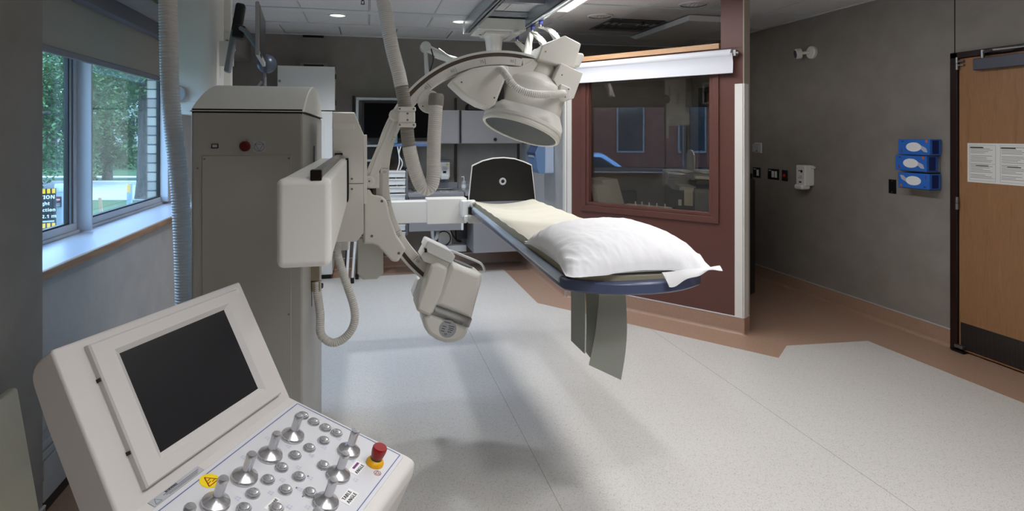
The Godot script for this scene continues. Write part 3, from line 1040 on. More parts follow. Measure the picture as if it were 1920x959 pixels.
func booth(o: Vector3, B: Basis) -> void:
	var desk := thing("control_desk", "grey control desk under the window inside the booth", "desk", o + B * Vector3(0.61, 0, -0.45))
	desk.transform.basis = B
	obj("desk_top", G.new().box(Vector3(0, 0.73, 0), Vector3(1.26, 0.03, 0.62), 0.004, 1), "laminate", desk)
	for x in [-0.6, 0.6]:
		obj("side_panel", G.new().box(Vector3(x, 0.357, 0), Vector3(0.03, 0.714, 0.58)), "laminate", desk)
	# two beige monitors seen from behind
	var crt := [["large beige tube monitor seen from behind through the booth window, the farther of two", -0.62, [[-0.13, 0.38], [0.08, 0.367], [0.20, 0.0], [0.10, 0.0], [0.02, 0.285], [-0.13, 0.315]], [[-0.128, 0.313], [0.018, 0.283], [0.095, 0.0], [-0.128, 0.0]], 0.15],
		["small beige monitor in front of the large one at lower left of booth window", -0.31, [[0.04, 0.34], [0.195, 0.335], [0.265, 0.0], [0.205, 0.0], [0.145, 0.275], [0.04, 0.295]], [[0.042, 0.293], [0.143, 0.273], [0.2, 0.0], [0.042, 0.0]], 0.12]]
	for q in crt:
		var m := thing("crt_monitor", q[0], "monitor", o + B * Vector3(0, 0.7455, q[1]))
		m.transform.basis = B
		for part in 2:
			var pts := []
			for v in q[2 + part]:
				pts.append(Vector2(v[0], v[1]))
			obj(["bezel", "back_shell"][part], G.new().prism(rounded(pts, 0.012, 2), -q[4] + 0.02 * part, q[4] - 0.02 * part, 0.004), ["cream", "mid_grey"][part], m)
	var ch := thing("office_chair", "dark navy office chair back seen through the booth window", "chair", o + B * Vector3(0.02, 0, -0.98))
	obj("backrest", G.new().box(Vector3(0, 0.76, 0.02), Vector3(0.30, 0.43, 0.07), 0.034, 4), "navy", ch)
	obj("seat", G.new().box(Vector3(0, 0.5, -0.2), Vector3(0.44, 0.08, 0.44), 0.035, 3), "navy", ch)
	obj("stem", G.new().bar(Vector3(0, 0.06, -0.2), Vector3(0, 0.47, -0.2), 0.03), "black", ch)
	var fg := G.new()
	for a in 5:
		fg.bar(Vector3(0, 0.08, -0.2), Vector3(cos(TAU * a / 5) * 0.28, 0.04, -0.2 + sin(TAU * a / 5) * 0.28), 0.02)
	obj("star_base", fg, "black", ch)
	obj("back_stem", G.new().box(Vector3(0, 0.6, 0.04), Vector3(0.06, 0.3, 0.02), 0.006), "black", ch)
	# the second control panel, its row of sticks just above the window stop
	var kp := thing("keyboard_console", "white control panel with a row of small sticks behind the booth window", "control panel", o + B * Vector3(0.645, 0.745, -0.33))
	kp.transform.basis = B
	obj("panel_body", G.new().box(Vector3(0, 0.08, 0), Vector3(0.48, 0.16, 0.2), 0.01), "white", kp)
	for x in [-0.083, -0.013, 0.062, 0.142, 0.225]:
		obj("stick", G.new().lathe([Vector2(0.016, 0.0), Vector2(0.007, 0.01), Vector2(0.006, 0.04), Vector2(0, 0.041)], 12), "white", kp, Vector3(x, 0.16, 0.02))
	for x in [-0.055, 0.027, 0.108, 0.174]:
		obj("button", G.new().lathe([Vector2(0.009, 0.0), Vector2(0.008, 0.012), Vector2(0, 0.014)], 12), "white", kp, Vector3(x, 0.16, 0.05))
	# black machine with paper labels at the right of the window
	var dv := thing("film_printer", "black equipment cabinet with paper labels behind the booth window", "printer", o + B * Vector3(0.83, 0, -1.12))
	dv.transform.basis = B
	obj("body", G.new().box(Vector3(0.12, 0.57, 0), Vector3(0.70, 1.14, 0.5), 0.02), "dark_grey", dv)
	obj("tray", G.new().box(Vector3(0.12, 1.165, 0.02), Vector3(0.68, 0.05, 0.46), 0.01), "navy", dv)
	obj("paper_label", G.new().box(Vector3(-0.02, 1.04, 0.252), Vector3(0.15, 0.03, 0.003)), "label_grey", dv)
	obj("paper_label", G.new().box(Vector3(0.0, 0.955, 0.252), Vector3(0.09, 0.16, 0.003)), "board", dv)
	obj("paper_label", G.new().box(Vector3(-0.09, 0.90, 0.252), Vector3(0.035, 0.06, 0.003)), "white", dv)
	obj("hatch", G.new().box(Vector3(0.17, 0.9, 0.255), Vector3(0.2, 0.3, 0.02), 0.008), "mid_grey", dv)
	obj("paper_stack", G.new().box(Vector3(0.36, 1.215, 0.1), Vector3(0.2, 0.05, 0.2), 0.003), "white", dv)
	var sheet := func(u: float, v: float) -> Vector3:
		return Vector3(-0.25 + 0.45 * u, 1.193 + 0.018 * absf(sin(u * 7.0)), 0.0 + 0.2 * v)
	obj("loose_paper", G.new().grid(sheet, 14, 2, true), "white", dv)


# ---------------------------------------------------------------- along the back wall

func back_wall_things() -> void:
	# tall cabinet and the white box above it
	var tc := thing("tall_cabinet", "tall pale cabinet on a black plinth behind the big tower", "cabinet", P(-0.66, 0, 7.2))
	obj("body", G.new().span(-0.30, 0.30, 0.05, 1.83, -0.2, 0.24, 0.006), "white", tc)
	obj("plinth", G.new().span(-0.27, 0.28, 0.0, 0.05, -0.17, 0.24), "black", tc)
	obj("door", G.new().span(-0.297, 0.215, 0.07, 1.82, -0.216, -0.2, 0.003, 1), "white", tc)
	var wc := thing("wall_cabinet", "white wall cabinet with hinged door high on the back wall", "cabinet", P(-0.635, 2.085, 7.25))
	obj("body", G.new().span(-0.295, 0.29, -0.24, 0.235, -0.17, 0.2, 0.006), "white", wc)
	obj("door", G.new().span(-0.298, 0.298, -0.242, 0.238, -0.20, -0.174, 0.004, 1), "white", wc)
	for y in [-0.16, 0.13]:
		obj("hinge", G.new().span(0.29, 0.312, y - 0.025, y + 0.025, -0.19, -0.15, 0.004, 1), "dark_grey", wc)
	obj("lock", G.new().disc(Vector3(-0.275, 0.07, 0.2), Vector3(0, 0, 1), 0.014, 0.012), "steel_dull", wc)
	var vg := thing("wall_grille", "dark slot grille on the back wall above the white wall cabinet", "air vent", P(-0.585, 2.36, 7.445))
	obj("frame", G.new().span(-0.155, 0.155, -0.09, 0.045, -0.012, 0.0, 0.002, 1), "tan_wall", vg)
	obj("slot", G.new().span(-0.115, 0.105, -0.06, 0.022, -0.016, -0.011), "black", vg)
	var hv := thing("high_grille", "thin dark slot at the top of the back wall under the ceiling", "air vent", P(-0.595, 2.706, 7.445))
	obj("slot", G.new().span(-0.115, 0.115, -0.012, 0.014, -0.012, 0.0), "black", hv)

	# slotted wall standards
	for q in [[-0.145, 1.2, 2.03, "dark slotted wall standard left of the black display"], [1.053, 0.96, 2.02, "dark slotted wall standard between the grey wall cupboards"], [1.835, 0.96, 1.47, "dark slotted wall standard beside the towel dispenser"]]:
		var st := thing("wall_standard", q[3], "wall bracket", P(q[0], q[1], 7.44))
		var g := G.new().span(-0.016, 0.016, 0.0, q[2] - q[1], -0.014, 0.0, 0.002, 1)
		obj("channel", g, "dark_grey", st)
		g = G.new()
		var y := 0.02
		while y < q[2] - q[1] - 0.03:
			g.span(-0.005, 0.005, y, y + 0.018, -0.0155, -0.0135)
			y += 0.032
		obj("slots", g, "black", st).set_meta("kind", "stuff")

	# black display on a rolling rack, shelf bars under it
	var rk := thing("display_rack", "white-framed rack with black equipment shelves against the back wall", "rack", P(0.12, 0, 7.2))
	var g := G.new()
	g.span(-0.235, -0.205, 0.05, 1.98, -0.06, -0.03, 0.003, 1)
	g.span(-0.235, -0.205, 0.05, 1.98, 0.15, 0.18, 0.003, 1)
	g.span(-0.235, 0.72, 1.965, 1.995, -0.06, -0.03, 0.003, 1)
	obj("upright", g, "aluminium", rk)
	for y in [1.45, 1.285]:
		obj("shelf", G.new().span(-0.235, 0.33 if y > 1.4 else 0.07, y - 0.012, y + 0.012, -0.1, 0.18, 0.003, 1), "aluminium", rk)
	obj("lower_shelf", G.new().span(-0.235, 0.07, 0.10, 0.13, -0.06, 0.18, 0.003, 1), "aluminium", rk)
	for s in [[1.30, 1.435, 0.0, 0.28], [1.135, 1.27, 0.02, 0.09], [0.7, 1.13, 0.0, 0.07], [0.15, 0.69, 0.02, 0.07]]:
		obj("equipment_box", G.new().span(-0.2, s[3], s[0], s[1], -0.08 + s[2], 0.17, 0.006), "black", rk)
	obj("blue_tray", G.new().span(0.18, 0.58, 1.44, 1.475, -0.16, 0.1, 0.006), mat("tray_blue", Color(0.35, 0.45, 0.62), 0.4), rk)
	var dp := thing("display_screen", "large black switched-off display behind the C-arm", "monitor", P(0.385, 1.73, 7.13))
	obj("bezel", G.new().span(-0.435, 0.415, -0.225, 0.225, -0.04, 0.03, 0.006), "black", dp)
	obj("screen", G.new().span(-0.41, 0.39, -0.19, 0.2, -0.043, -0.039), "black_gloss", dp)
	var tl := tag(obj("teal_pack", G.new().span(0.25, 0.34, 1.476, 1.575, 7.03, 7.14, 0.012), mat("teal", Color(0.35, 0.55, 0.6), 0.5)), "pale teal packet on the blue tray of the rack", "packet")
	for q in [[0.34, 1.44, 0.95, 0.02, "white tubing hanging from the blue tray, longer strand"], [0.375, 1.44, 1.18, -0.02, "white tubing hanging from the blue tray, shorter strand"]]:
		var path := spline([P(q[0], q[1], 7.03), P(q[0] + q[3], lerpf(q[1], q[2], 0.35), 7.02), P(q[0] - q[3], lerpf(q[1], q[2], 0.7), 7.02), P(q[0] + q[3] * 0.5, q[2], 7.02)], 0.03)
		tag(obj("hanging_tube", G.new().tube(path, 0.007, 8), "white_gloss"), q[4], "tube")
	# stack of cream trays in a frame
	var dr := thing("tray_rack", "narrow wall rack of stacked cream trays beside the sink", "rack", P(0.337, 0, 6.98))
	g = G.new()
	g.span(0.092, 0.114, 0.45, 0.5, 0.2, 0.469)
	g.span(0.092, 0.114, 1.14, 1.19, 0.2, 0.469)
	for q in [[0.092, 0.0], [0.092, 0.2], [-0.142, 0.2]]:
		g.span(q[0], q[0] + 0.022, 0.45, 1.19, q[1], q[1] + 0.025)
	obj("post", g, "mid_grey", dr)
	for k in 9:
		var y := 1.10 - k * 0.085
		g = G.new().span(-0.115, 0.086, y, y + 0.060, 0.0, 0.215, 0.006)
		g.span(-0.118, 0.09, y + 0.055, y + 0.068, -0.012, 0.215, 0.004, 1)
		obj("tray", g, "cream_soft", dr)

	# wall cupboards
	var labels := ["grey wall cupboard behind the hose, partly hidden by the black display", "grey wall cupboard beneath the black case, right of the wall standard"]
	var k2 := 0
	for q in [[0.50, 1.055], [1.075, 1.81]]:
		var c := thing("wall_cupboard", labels[k2], "cupboard", P((q[0] + q[1]) / 2, 1.665, 7.28), 0, "grey wall cupboards over the sink")
		var hw: float = (q[1] - q[0]) / 2
		obj("carcass", G.new().span(-hw, hw, -0.195, 0.195, -0.15, 0.17, 0.004, 1), "laminate", c)
		obj("door", G.new().span(-hw + 0.003, hw - 0.012, -0.195, 0.193, -0.175, -0.152, 0.01), "laminate", c)
		obj("knob", G.new().disc(Vector3(0.03 if k2 == 1 else 0.0, -0.145, 0.175), Vector3(0, 0, 1), 0.019, 0.022, 16, 0.004), "black", c)
		k2 += 1
	g = G.new()
	g.T = Transform3D(Basis.IDENTITY, P(1.30, 1.861, 7.2))
	g.prism(rounded([Vector2(-0.16, 0.0), Vector2(0.17, 0.0), Vector2(0.15, 0.07), Vector2(0.05, 0.13), Vector2(-0.10, 0.115), Vector2(-0.15, 0.06)], 0.02), -0.1, 0.1, 0.01)
	tag(obj("black_case", g, "black"), "soft black case lying on top of the grey wall cupboard", "case")

	# sink unit and the counter beside it
	var sk := thing("sink_unit", "grey counter with an inset steel sink under the wall cupboards", "sink", P(0.75, 0, 7.15))
	g = G.new()
	g.span(-0.30, 0.32, 0.885, 0.93, -0.29, -0.13, 0.008)
	g.span(-0.30, 0.32, 0.885, 0.93, 0.16, 0.29, 0.004)
	g.span(-0.30, -0.21, 0.885, 0.93, -0.14, 0.17)
	g.span(0.24, 0.32, 0.885, 0.93, -0.14, 0.17)
	obj("counter", g, "counter", sk)
	obj("backsplash", G.new().span(-0.30, 0.32, 0.93, 1.0, 0.265, 0.29, 0.004), "counter", sk)
	g = G.new()
	var bowl := func(u: float, v: float) -> Vector3:
		var a := TAU * u
		var q := 1.0 - 0.25 * smoothstep(0.35, 1.0, v) if v < 0.999 else 0.0
		var sx := signf(cos(a)) * pow(absf(cos(a)), 0.4)
		var sz := signf(sin(a)) * pow(absf(sin(a)), 0.4)
		return Vector3(0.015 + sx * 0.235 * q, 0.934 - 0.15 * smoothstep(0.08, 0.8, v), -0.015 + sz * 0.165 * q)
	g.grid(bowl, 32, 12, true)
	obj("basin", g, "steel", sk)
	g = G.new()
	for q in [[-0.245, -0.215, -0.185, 0.16], [0.245, 0.275, -0.185, 0.16], [-0.245, 0.275, -0.19, -0.165], [-0.245, 0.275, 0.135, 0.165]]:
		g.span(q[0], q[1], 0.928, 0.938, q[2], q[3], 0.003, 1)
	obj("sink_rim", g, "steel", sk)
	obj("apron_panel", G.new().span(-0.29, 0.29, 0.5, 0.885, -0.25, -0.23, 0.004), "laminate", sk)
	obj("side_post", G.new().span(0.29, 0.315, 0.5, 0.885, -0.26, 0.25, 0.003, 1), "white", sk)
	var fc := obj("faucet", G.new().tube(spline([Vector3(0.02, 0.93, -0.2), Vector3(0.02, 1.16, -0.2), Vector3(0.02, 1.22, -0.15), Vector3(0.02, 1.2, -0.06), Vector3(0.02, 1.16, -0.05)], 0.015), 0.011, 10), "steel", sk)
	obj("spout_base", G.new().box(Vector3(0.02, 0.945, -0.2), Vector3(0.07, 0.04, 0.05), 0.01), "steel", fc)
	var tp := obj("drain_trap", G.new().tube(spline([Vector3(0.0, 0.8, -0.05), Vector3(0.0, 0.42, -0.05), Vector3(0.03, 0.36, -0.05), Vector3(0.06, 0.42, -0.05), Vector3(0.06, 0.47, -0.2)], 0.02), 0.022, 10), "white_gloss", sk)
	g = G.new()
	for q in 21:
		var a := TAU * q / 20
		var b := TAU * (q + 1) / 20
		g.bar(Vector3(0.15 + cos(a) * 0.085, 0.33 + sin(a) * 0.085, -0.24), Vector3(0.15 + cos(b) * 0.085, 0.33 + sin(b) * 0.085, -0.24), 0.006, 6)
	obj("coiled_hose", g, "black", sk)
	var ct := thing("side_counter", "grey counter with hanging grey drawer unit right of the sink", "counter", P(1.48, 0, 7.15))
	obj("counter", G.new().span(-0.40, 0.39, 0.885, 0.93, -0.28, 0.29, 0.008), "counter", ct)
	obj("backsplash", G.new().span(-0.40, 0.39, 0.93, 0.97, 0.265, 0.29, 0.004), "counter", ct)
	obj("drawer_unit", G.new().span(-0.30, 0.39, 0.23, 0.885, -0.24, 0.28, 0.004), "laminate", ct)
	obj("drawer_front", G.new().span(-0.298, 0.38, 0.232, 0.6, -0.256, -0.241, 0.004), "laminate", ct)
	obj("drawer_front", G.new().span(-0.298, 0.38, 0.605, 0.87, -0.256, -0.241, 0.004), "laminate", ct)
	var ob := thing("outlet_box", "grey electrical box on the back wall under the sink", "outlet", P(1.12, 0.42, 7.40))
	obj("box", G.new().span(-0.07, 0.07, -0.1, 0.1, -0.05, 0.04, 0.005), "dark_grey", ob)
	obj("conduit", G.new().span(-0.28, -0.12, -0.35, 0.40, 0.0, 0.03, 0.004), "cream_soft", ob)
	obj("black_cable", G.new().tube(spline([Vector3(-0.15, 0.2, -0.0), Vector3(-0.13, 0.0, 0.01), Vector3(-0.06, -0.12, 0.0), Vector3(0.0, -0.14, -0.02)], 0.02), 0.008, 8), "black", ob)
	obj("ledge", G.new().span(-0.30, 0.05, -0.25, -0.17, -0.06, 0.04, 0.005), "cream_soft", ob)

	# hand wash dispenser, pump bottle, towel dispenser
	var hd := thing("wash_dispenser", "white hand wash dispenser with text on the wall above the sink", "soap dispenser", P(0.908, 1.16, 7.44))
	obj("body", G.new().span(-0.064, 0.064, -0.10, 0.11, -0.09, 0.0, 0.01), "white_gloss", hd)
	obj("cap", G.new().span(-0.066, 0.066, 0.085, 0.113, -0.093, 0.0, 0.006), "mid_grey", hd)
	obj("push_lever", G.new().span(-0.05, 0.05, -0.12, -0.06, -0.12, -0.08, 0.015), "white_gloss", hd)
	obj("window", G.new().span(-0.02, 0.02, -0.045, -0.018, -0.092, -0.088), "black", hd)
	obj("logo_disc", G.new().disc(Vector3(0.03, 0.06, 0.09), Vector3(0, 0, 1), 0.014, 0.002), "warning_yellow", hd)
	var y3 := 0.03
	for s in ["Thank you", "for washing", "your hands"]:
		text(s, 0.0085, "ink", hd, Transform3D(Basis.IDENTITY, Vector3(0, y3, 0.0915)), true)
		y3 -= 0.0165
	var bt := thing("pump_bottle", "small clear-white pump bottle standing on the side counter", "bottle", P(1.118, 0.93, 7.2))
	obj("bottle", G.new().lathe([Vector2(0, 0), Vector2(0.028, 0), Vector2(0.029, 0.07), Vector2(0.026, 0.09), Vector2(0.011, 0.102), Vector2(0.011, 0.11), Vector2(0, 0.111)], 16), "label_grey", bt)
	obj("label", G.new().lathe([Vector2(0.0295, 0.02), Vector2(0.0297, 0.06)], 16), "white", bt)
	g = G.new().bar(Vector3(0, 0.108, 0), Vector3(0, 0.15, 0), 0.005).bar(Vector3(0, 0.15, 0), Vector3(-0.03, 0.147, 0), 0.005)
	obj("pump", g, "cream", bt)
	var td := thing("towel_dispenser", "blue and pale grey paper towel dispenser on the booth wall", "towel dispenser", P(1.878, 1.33, 6.235))
	g = G.new()
	var out := rounded([Vector3(0.0, 0.16, 0), Vector2(-0.15, 0.16), Vector2(-0.20, 0.06), Vector2(-0.18, -0.10), Vector2(-0.16, -0.15), Vector3(0.0, -0.15, 0)], 0.05)
	g.prism(out, -0.17, 0.165, 0.008)
	obj("body", g, "pale_blue", td)
	g = G.new()
	g.prism(rounded([Vector2(-0.095, 0.158), Vector2(-0.155, 0.155), Vector2(-0.203, 0.06), Vector2(-0.183, -0.10), Vector2(-0.163, -0.152), Vector2(-0.10, -0.155)], 0.03), -0.168, 0.172, 0.004)
	obj("side_band", g, "soap_blue", td)
	g = G.new()
	g.prism(rounded([Vector2(-0.15, 0.15), Vector2(-0.158, 0.157), Vector2(-0.207, 0.06), Vector2(-0.188, -0.02), Vector2(-0.18, -0.02)], 0.01), -0.165, 0.16, 0.003)
	obj("front_cover", g, "soap_navy", td)
	g = G.new()
	g.box(Vector3(-0.2, 0.02, 0.0), Vector3(0.012, 0.02, 0.2), 0.003, 1)
	obj("label_strip", g, "label_grey", td)

	# folding step stool against the wall, only its feet in view
	var fs := thing("folding_stool", "folded white step stool with black feet standing under the lift column", "step stool", P(-0.2, 0, 6.85))
	for q in [[0.0, 0.03, -0.06, 0.66, -0.15], [0.055, 0.10, -0.04, 0.66, -0.10], [-0.02, 0.01, 0.12, 0.66, 0.08], [0.1, 0.13, 0.12, 0.66, 0.08]]:
		var lg := obj("leg", G.new().bar(P(q[0], 0.045, q[4]), P(q[1], q[3], q[2]), 0.014, 8), "white" if q[4] < 0 else "dark_grey", fs)
		obj("foot", G.new().bar(P(q[0], 0.0, q[4] - 0.001), P(q[0], 0.06, q[4]), 0.019, 10), "black", lg)
	obj("tread", G.new().span(-0.02, 0.13, 0.55, 0.57, -0.06, 0.12, 0.004), "white", fs)


# ---------------------------------------------------------------- on the right wall

func right_wall_things() -> void:
	# local +x of these is towards the viewer's right along the wall (towards smaller t), +z out of the wall
	var B := Basis(Vector3(0, 0, 1), Vector3.UP, Vector3(-1, 0, 0))
	var at := func(o: Node3D, y: float, t: float) -> void:
		o.transform = Transform3D(B, P(4.219, y, t))
	var em := thing("emergency_light", "small white emergency lamp head with round base high on the right wall", "emergency light")
	at.call(em, 2.375, 5.16)
	obj("base", G.new().disc(Vector3(0, 0, 0), Vector3(0, 0, 1), 0.062, 0.035, 24, 0.01), "white", em)
	obj("neck", G.new().bar(Vector3(0, 0, 0.02), Vector3(-0.08, 0.0, 0.08), 0.015), "white", em)
	var hd := obj("lamp_head", G.new().disc(Vector3(-0.085, 0, 0.07), Vector3(-0.35, -0.15, 1), 0.05, 0.05, 24, 0.008), "white", em)
	obj("reflector", G.new().disc(Vector3(-0.085, 0, 0.07) + Vector3(-0.35, -0.15, 1).normalized() * 0.05, Vector3(-0.35, -0.15, 1), 0.038, 0.002, 24), "reflector", hd)
	var th := thing("thermostat", "white wall thermostat with a red light above the light switches", "thermostat")
	at.call(th, 1.43, 6.02)
	obj("plate", G.new().box(Vector3(0.01, 0, 0.004), Vector3(0.13, 0.115, 0.008), 0.002, 1), "putty", th)
	obj("case", G.new().box(Vector3(0, 0, 0.02), Vector3(0.11, 0.09, 0.035), 0.006), "label_grey", th)
	obj("indicator", G.new().box(Vector3(0.025, -0.032, 0.038), Vector3(0.02, 0.012, 0.003)), "red_led", th)
	for q in [[6.042, 0.125, 1, "dark switch plate with one white rocker, farthest along the right wall"], [5.752, 0.177, 2, "dark switch plate with two white rockers on the right wall"]]:
		var s := thing("switch_plate", q[3], "light switch")
		at.call(s, 1.155, q[0])
		obj("plate", G.new().box(Vector3(0, 0, 0.004), Vector3(q[1], 0.112, 0.008), 0.002, 1), "black", s)
		for k in q[2]:
			obj("rocker", G.new().box(Vector3(0.027 + 0.05 * (k - (q[2] - 1)) + 0.02 * (q[2] - 1), 0.0, 0.01), Vector3(0.034, 0.068, 0.008), 0.002, 1), "white", s)
		obj("tag_strip", G.new().box(Vector3(-q[1] / 2 + 0.035, 0.038, 0.0085), Vector3(0.04, 0.012, 0.002)), "label_grey", s)
	var rs := thing("red_switch", "narrow dark plate with a red button beside the double switch", "switch")
	at.call(rs, 1.153, 5.569)
	obj("plate", G.new().box(Vector3(0, 0, 0.004), Vector3(0.085, 0.112, 0.008), 0.002, 1), "dark_grey", rs)
	obj("button", G.new().disc(Vector3(0, 0.0, 0.008), Vector3(0, 0, 1), 0.014, 0.008), "red_led", rs)
	var sd := thing("soap_dispenser", "white soap dispenser with black keyhole mark on the right wall", "soap dispenser")
	at.call(sd, 1.16, 5.2)
	obj("body", G.new().box(Vector3(0, 0.02, 0.055), Vector3(0.13, 0.20, 0.11), 0.012), "white_gloss", sd)
	obj("push_bar", G.new().box(Vector3(-0.005, -0.092, 0.085), Vector3(0.12, 0.05, 0.10), 0.02), "white_gloss", sd)
	obj("sight_window", G.new().box(Vector3(0, -0.045, 0.1105), Vector3(0.032, 0.014, 0.003)), "black", sd)
	obj("round_mark", G.new().disc(Vector3(0.018, 0.06, 0.11), Vector3(0, 0, 1), 0.014, 0.002), "black", sd)
	obj("mark_tail", G.new().box(Vector3(-0.01, 0.065, 0.1105), Vector3(0.03, 0.008, 0.002)), "ink", sd)
	obj("hinge_pin", G.new().bar(Vector3(0.06, 0.1, 0.03), Vector3(0.10, 0.1, 0.03), 0.012), "white", sd)
	text("Foaming", 0.007, "ink", sd, Transform3D(Basis.IDENTITY, Vector3(0, 0.012, 0.1105)), true)
	text("Hand Cleaner", 0.007, "ink", sd, Transform3D(Basis.IDENTITY, Vector3(0, -0.004, 0.1105)), true)
	var bp := thing("blank_plate", "black blank wall plate left of the glove boxes", "wall plate")
	at.call(bp, 1.15, 4.225)
	obj("plate", G.new().box(Vector3(0, 0, 0.004), Vector3(0.072, 0.115, 0.008), 0.003, 1), "black", bp)
	for y in [-0.045, 0.045]:
		obj("screw", G.new().disc(Vector3(0, y, 0.008), Vector3(0, 0, 1), 0.004, 0.001), "mid_grey", bp)
	# three glove boxes in a wire holder
	var ho := thing("glove_holder", "wall holder carrying three stacked blue glove boxes", "holder")
	at.call(ho, 1.355, 3.925)
	obj("back_plate", G.new().box(Vector3(0.0, 0, 0.003), Vector3(0.27, 0.36, 0.006)), "mid_grey", ho)
	for y in [-0.197, -0.062, 0.066]:
		obj("ledge", G.new().box(Vector3(0.0, y, 0.055), Vector3(0.27, 0.004, 0.10)), "mid_grey", ho)
	var gl := ["topmost blue glove box with a white glove print", "middle blue glove box of the three, shifted towards the switches", "lowest blue glove box, turned upside down in the holder"]
	for k in 3:
		var b := thing("glove_box", gl[k], "glove box", Vector3.ZERO, 0, "blue glove boxes stacked on the right wall")
		at.call(b, [1.482, 1.356, 1.222][k], [3.918, 3.945, 3.92][k])
		obj("carton", G.new().box(Vector3(0, 0, 0.062), Vector3(0.282, 0.118, 0.105), 0.002, 1), "glove_blue", b)
		var side := -1.0 if k == 2 else 1.0
		var g := G.new()
		g.T = Transform3D(Basis.from_scale(Vector3(1, 0.52, 1)), Vector3(0.0, 0.0, 0.1145))
		g.disc(Vector3.ZERO, Vector3(0, 0, 1), 0.068, 0.0012, 28)
		obj("opening", g, "linen", b)
		g = G.new()
		g.T = Transform3D(Basis(Vector3(0, 0, 1), -0.55 if k < 2 else PI - 0.55), Vector3(0.06 * side, 0.0, 0.1143))
		g.prism(rounded([Vector2(-0.012, -0.01), Vector2(0.045, -0.014), Vector2(0.075, 0.0), Vector2(0.045, 0.02), Vector2(-0.012, 0.012)], 0.006), 0.0, 0.0008)
		for f in 4:
			g.prism(PackedVector2Array([Vector2(-0.05, -0.022 + 0.010 * f), Vector2(0.0, -0.012 + 0.006 * f), Vector2(0.0, -0.007 + 0.006 * f), Vector2(-0.05, -0.017 + 0.010 * f)]), 0.0, 0.0006)
		obj("glove_print", g, mat("glove_print", Color(0.72, 0.74, 0.8), 0.6) if not M.has("glove_print") else M["glove_print"], b)
		g = G.new().box(Vector3(0.112 * side, 0.045 * side, 0.1148), Vector3(0.018, 0.022, 0.001))
		obj("wrist_print", g, "skin_tone", b)
		obj("end_stripe", G.new().box(Vector3(0.1412, 0, 0.062), Vector3(0.001, 0.10, 0.06)), mat("glove_deep", Color(0.06, 0.14, 0.42), 0.4) if not M.has("glove_deep") else M["glove_deep"], b)
		obj("red_mark", G.new().box(Vector3(-0.108 * side, -0.03 * side, 0.1148), Vector3(0.005, 0.026, 0.001)), "red", b)
		g = G.new()
		g.T = Transform3D(Basis(Vector3(0, 0, 1), 0.0 if k < 2 else PI), Vector3(-0.1 * side, 0.044 * side, 0.1146))
		for f in 3:
			g.prism(PackedVector2Array([Vector2(-0.012 + f * 0.008, -0.006), Vector2(-0.004 + f * 0.008, -0.006), Vector2(-0.008 + f * 0.008, 0.006 + (0.004 if f == 1 else 0.0))]), 0.0, 0.0005)
		obj("emblem", g, "glove_deep", b)
	# the notice taped to the door: two printed sheets
	var nt := thing("door_notice", "two white printed sheets taped side by side on the maple door", "notice")
	nt.transform = Transform3D(B, P(4.2045, 1.378, 3.36))
	for s in [0, 1]:
		var x0 := -0.205 if s == 0 else 0.015
		var sh := obj("sheet", G.new().box(Vector3(x0 + 0.11, 0, 0.0008 + 0.0004 * s), Vector3(0.218 if s == 0 else 0.222, 0.278, 0.0006)), "white", nt)
		var ln := G.new()
		var z := 0.0016
		for e in [[x0 + 0.018, 0.0, 0.0012, 0.25], [x0 + 0.205, 0.0, 0.0012, 0.25]]:
			ln.box(Vector3(e[0], e[1], z), Vector3(e[2], e[3], 0.0003))
		for e in [0.125, -0.125]:
			ln.box(Vector3(x0 + 0.1115, e, z), Vector3(0.187, 0.0012, 0.0003))
		for e in [[-0.005, 0.0012], [-0.105, 0.0012]]:
			ln.box(Vector3(x0 + 0.1115, e[0], z), Vector3(0.18, e[1], 0.0003))
		obj("ruled_box", ln, "print_grey", sh)
		ln = G.new()
		for r in 22:
			if r in [5, 11, 18]:
				continue
			var y := 0.112 - r * 0.0103
			var w := 0.16 * (0.55 + 0.45 * absf(sin(r * 2.3 + s)))
			ln.box(Vector3(x0 + 0.025 + w / 2, y, z), Vector3(w, 0.0026, 0.0003))
		obj("printed_lines", ln, "print_grey", sh).set_meta("kind", "stuff")
		ln = G.new()
		ln.box(Vector3(x0 + 0.07, 0.108, z + 0.0002), Vector3(0.10, 0.006, 0.0003))
		ln.box(Vector3(x0 + 0.11, -0.02, z + 0.0002), Vector3(0.09, 0.006, 0.0003))
		obj("heading", ln, "ink", sh)


# ---------------------------------------------------------------- the X-ray machine

func screw(parent: Node, at: Vector3, axis: Vector3, r := 0.006) -> void:
	obj("screw", G.new().disc(at, axis, r, 0.002, 12), "mid_grey", parent)


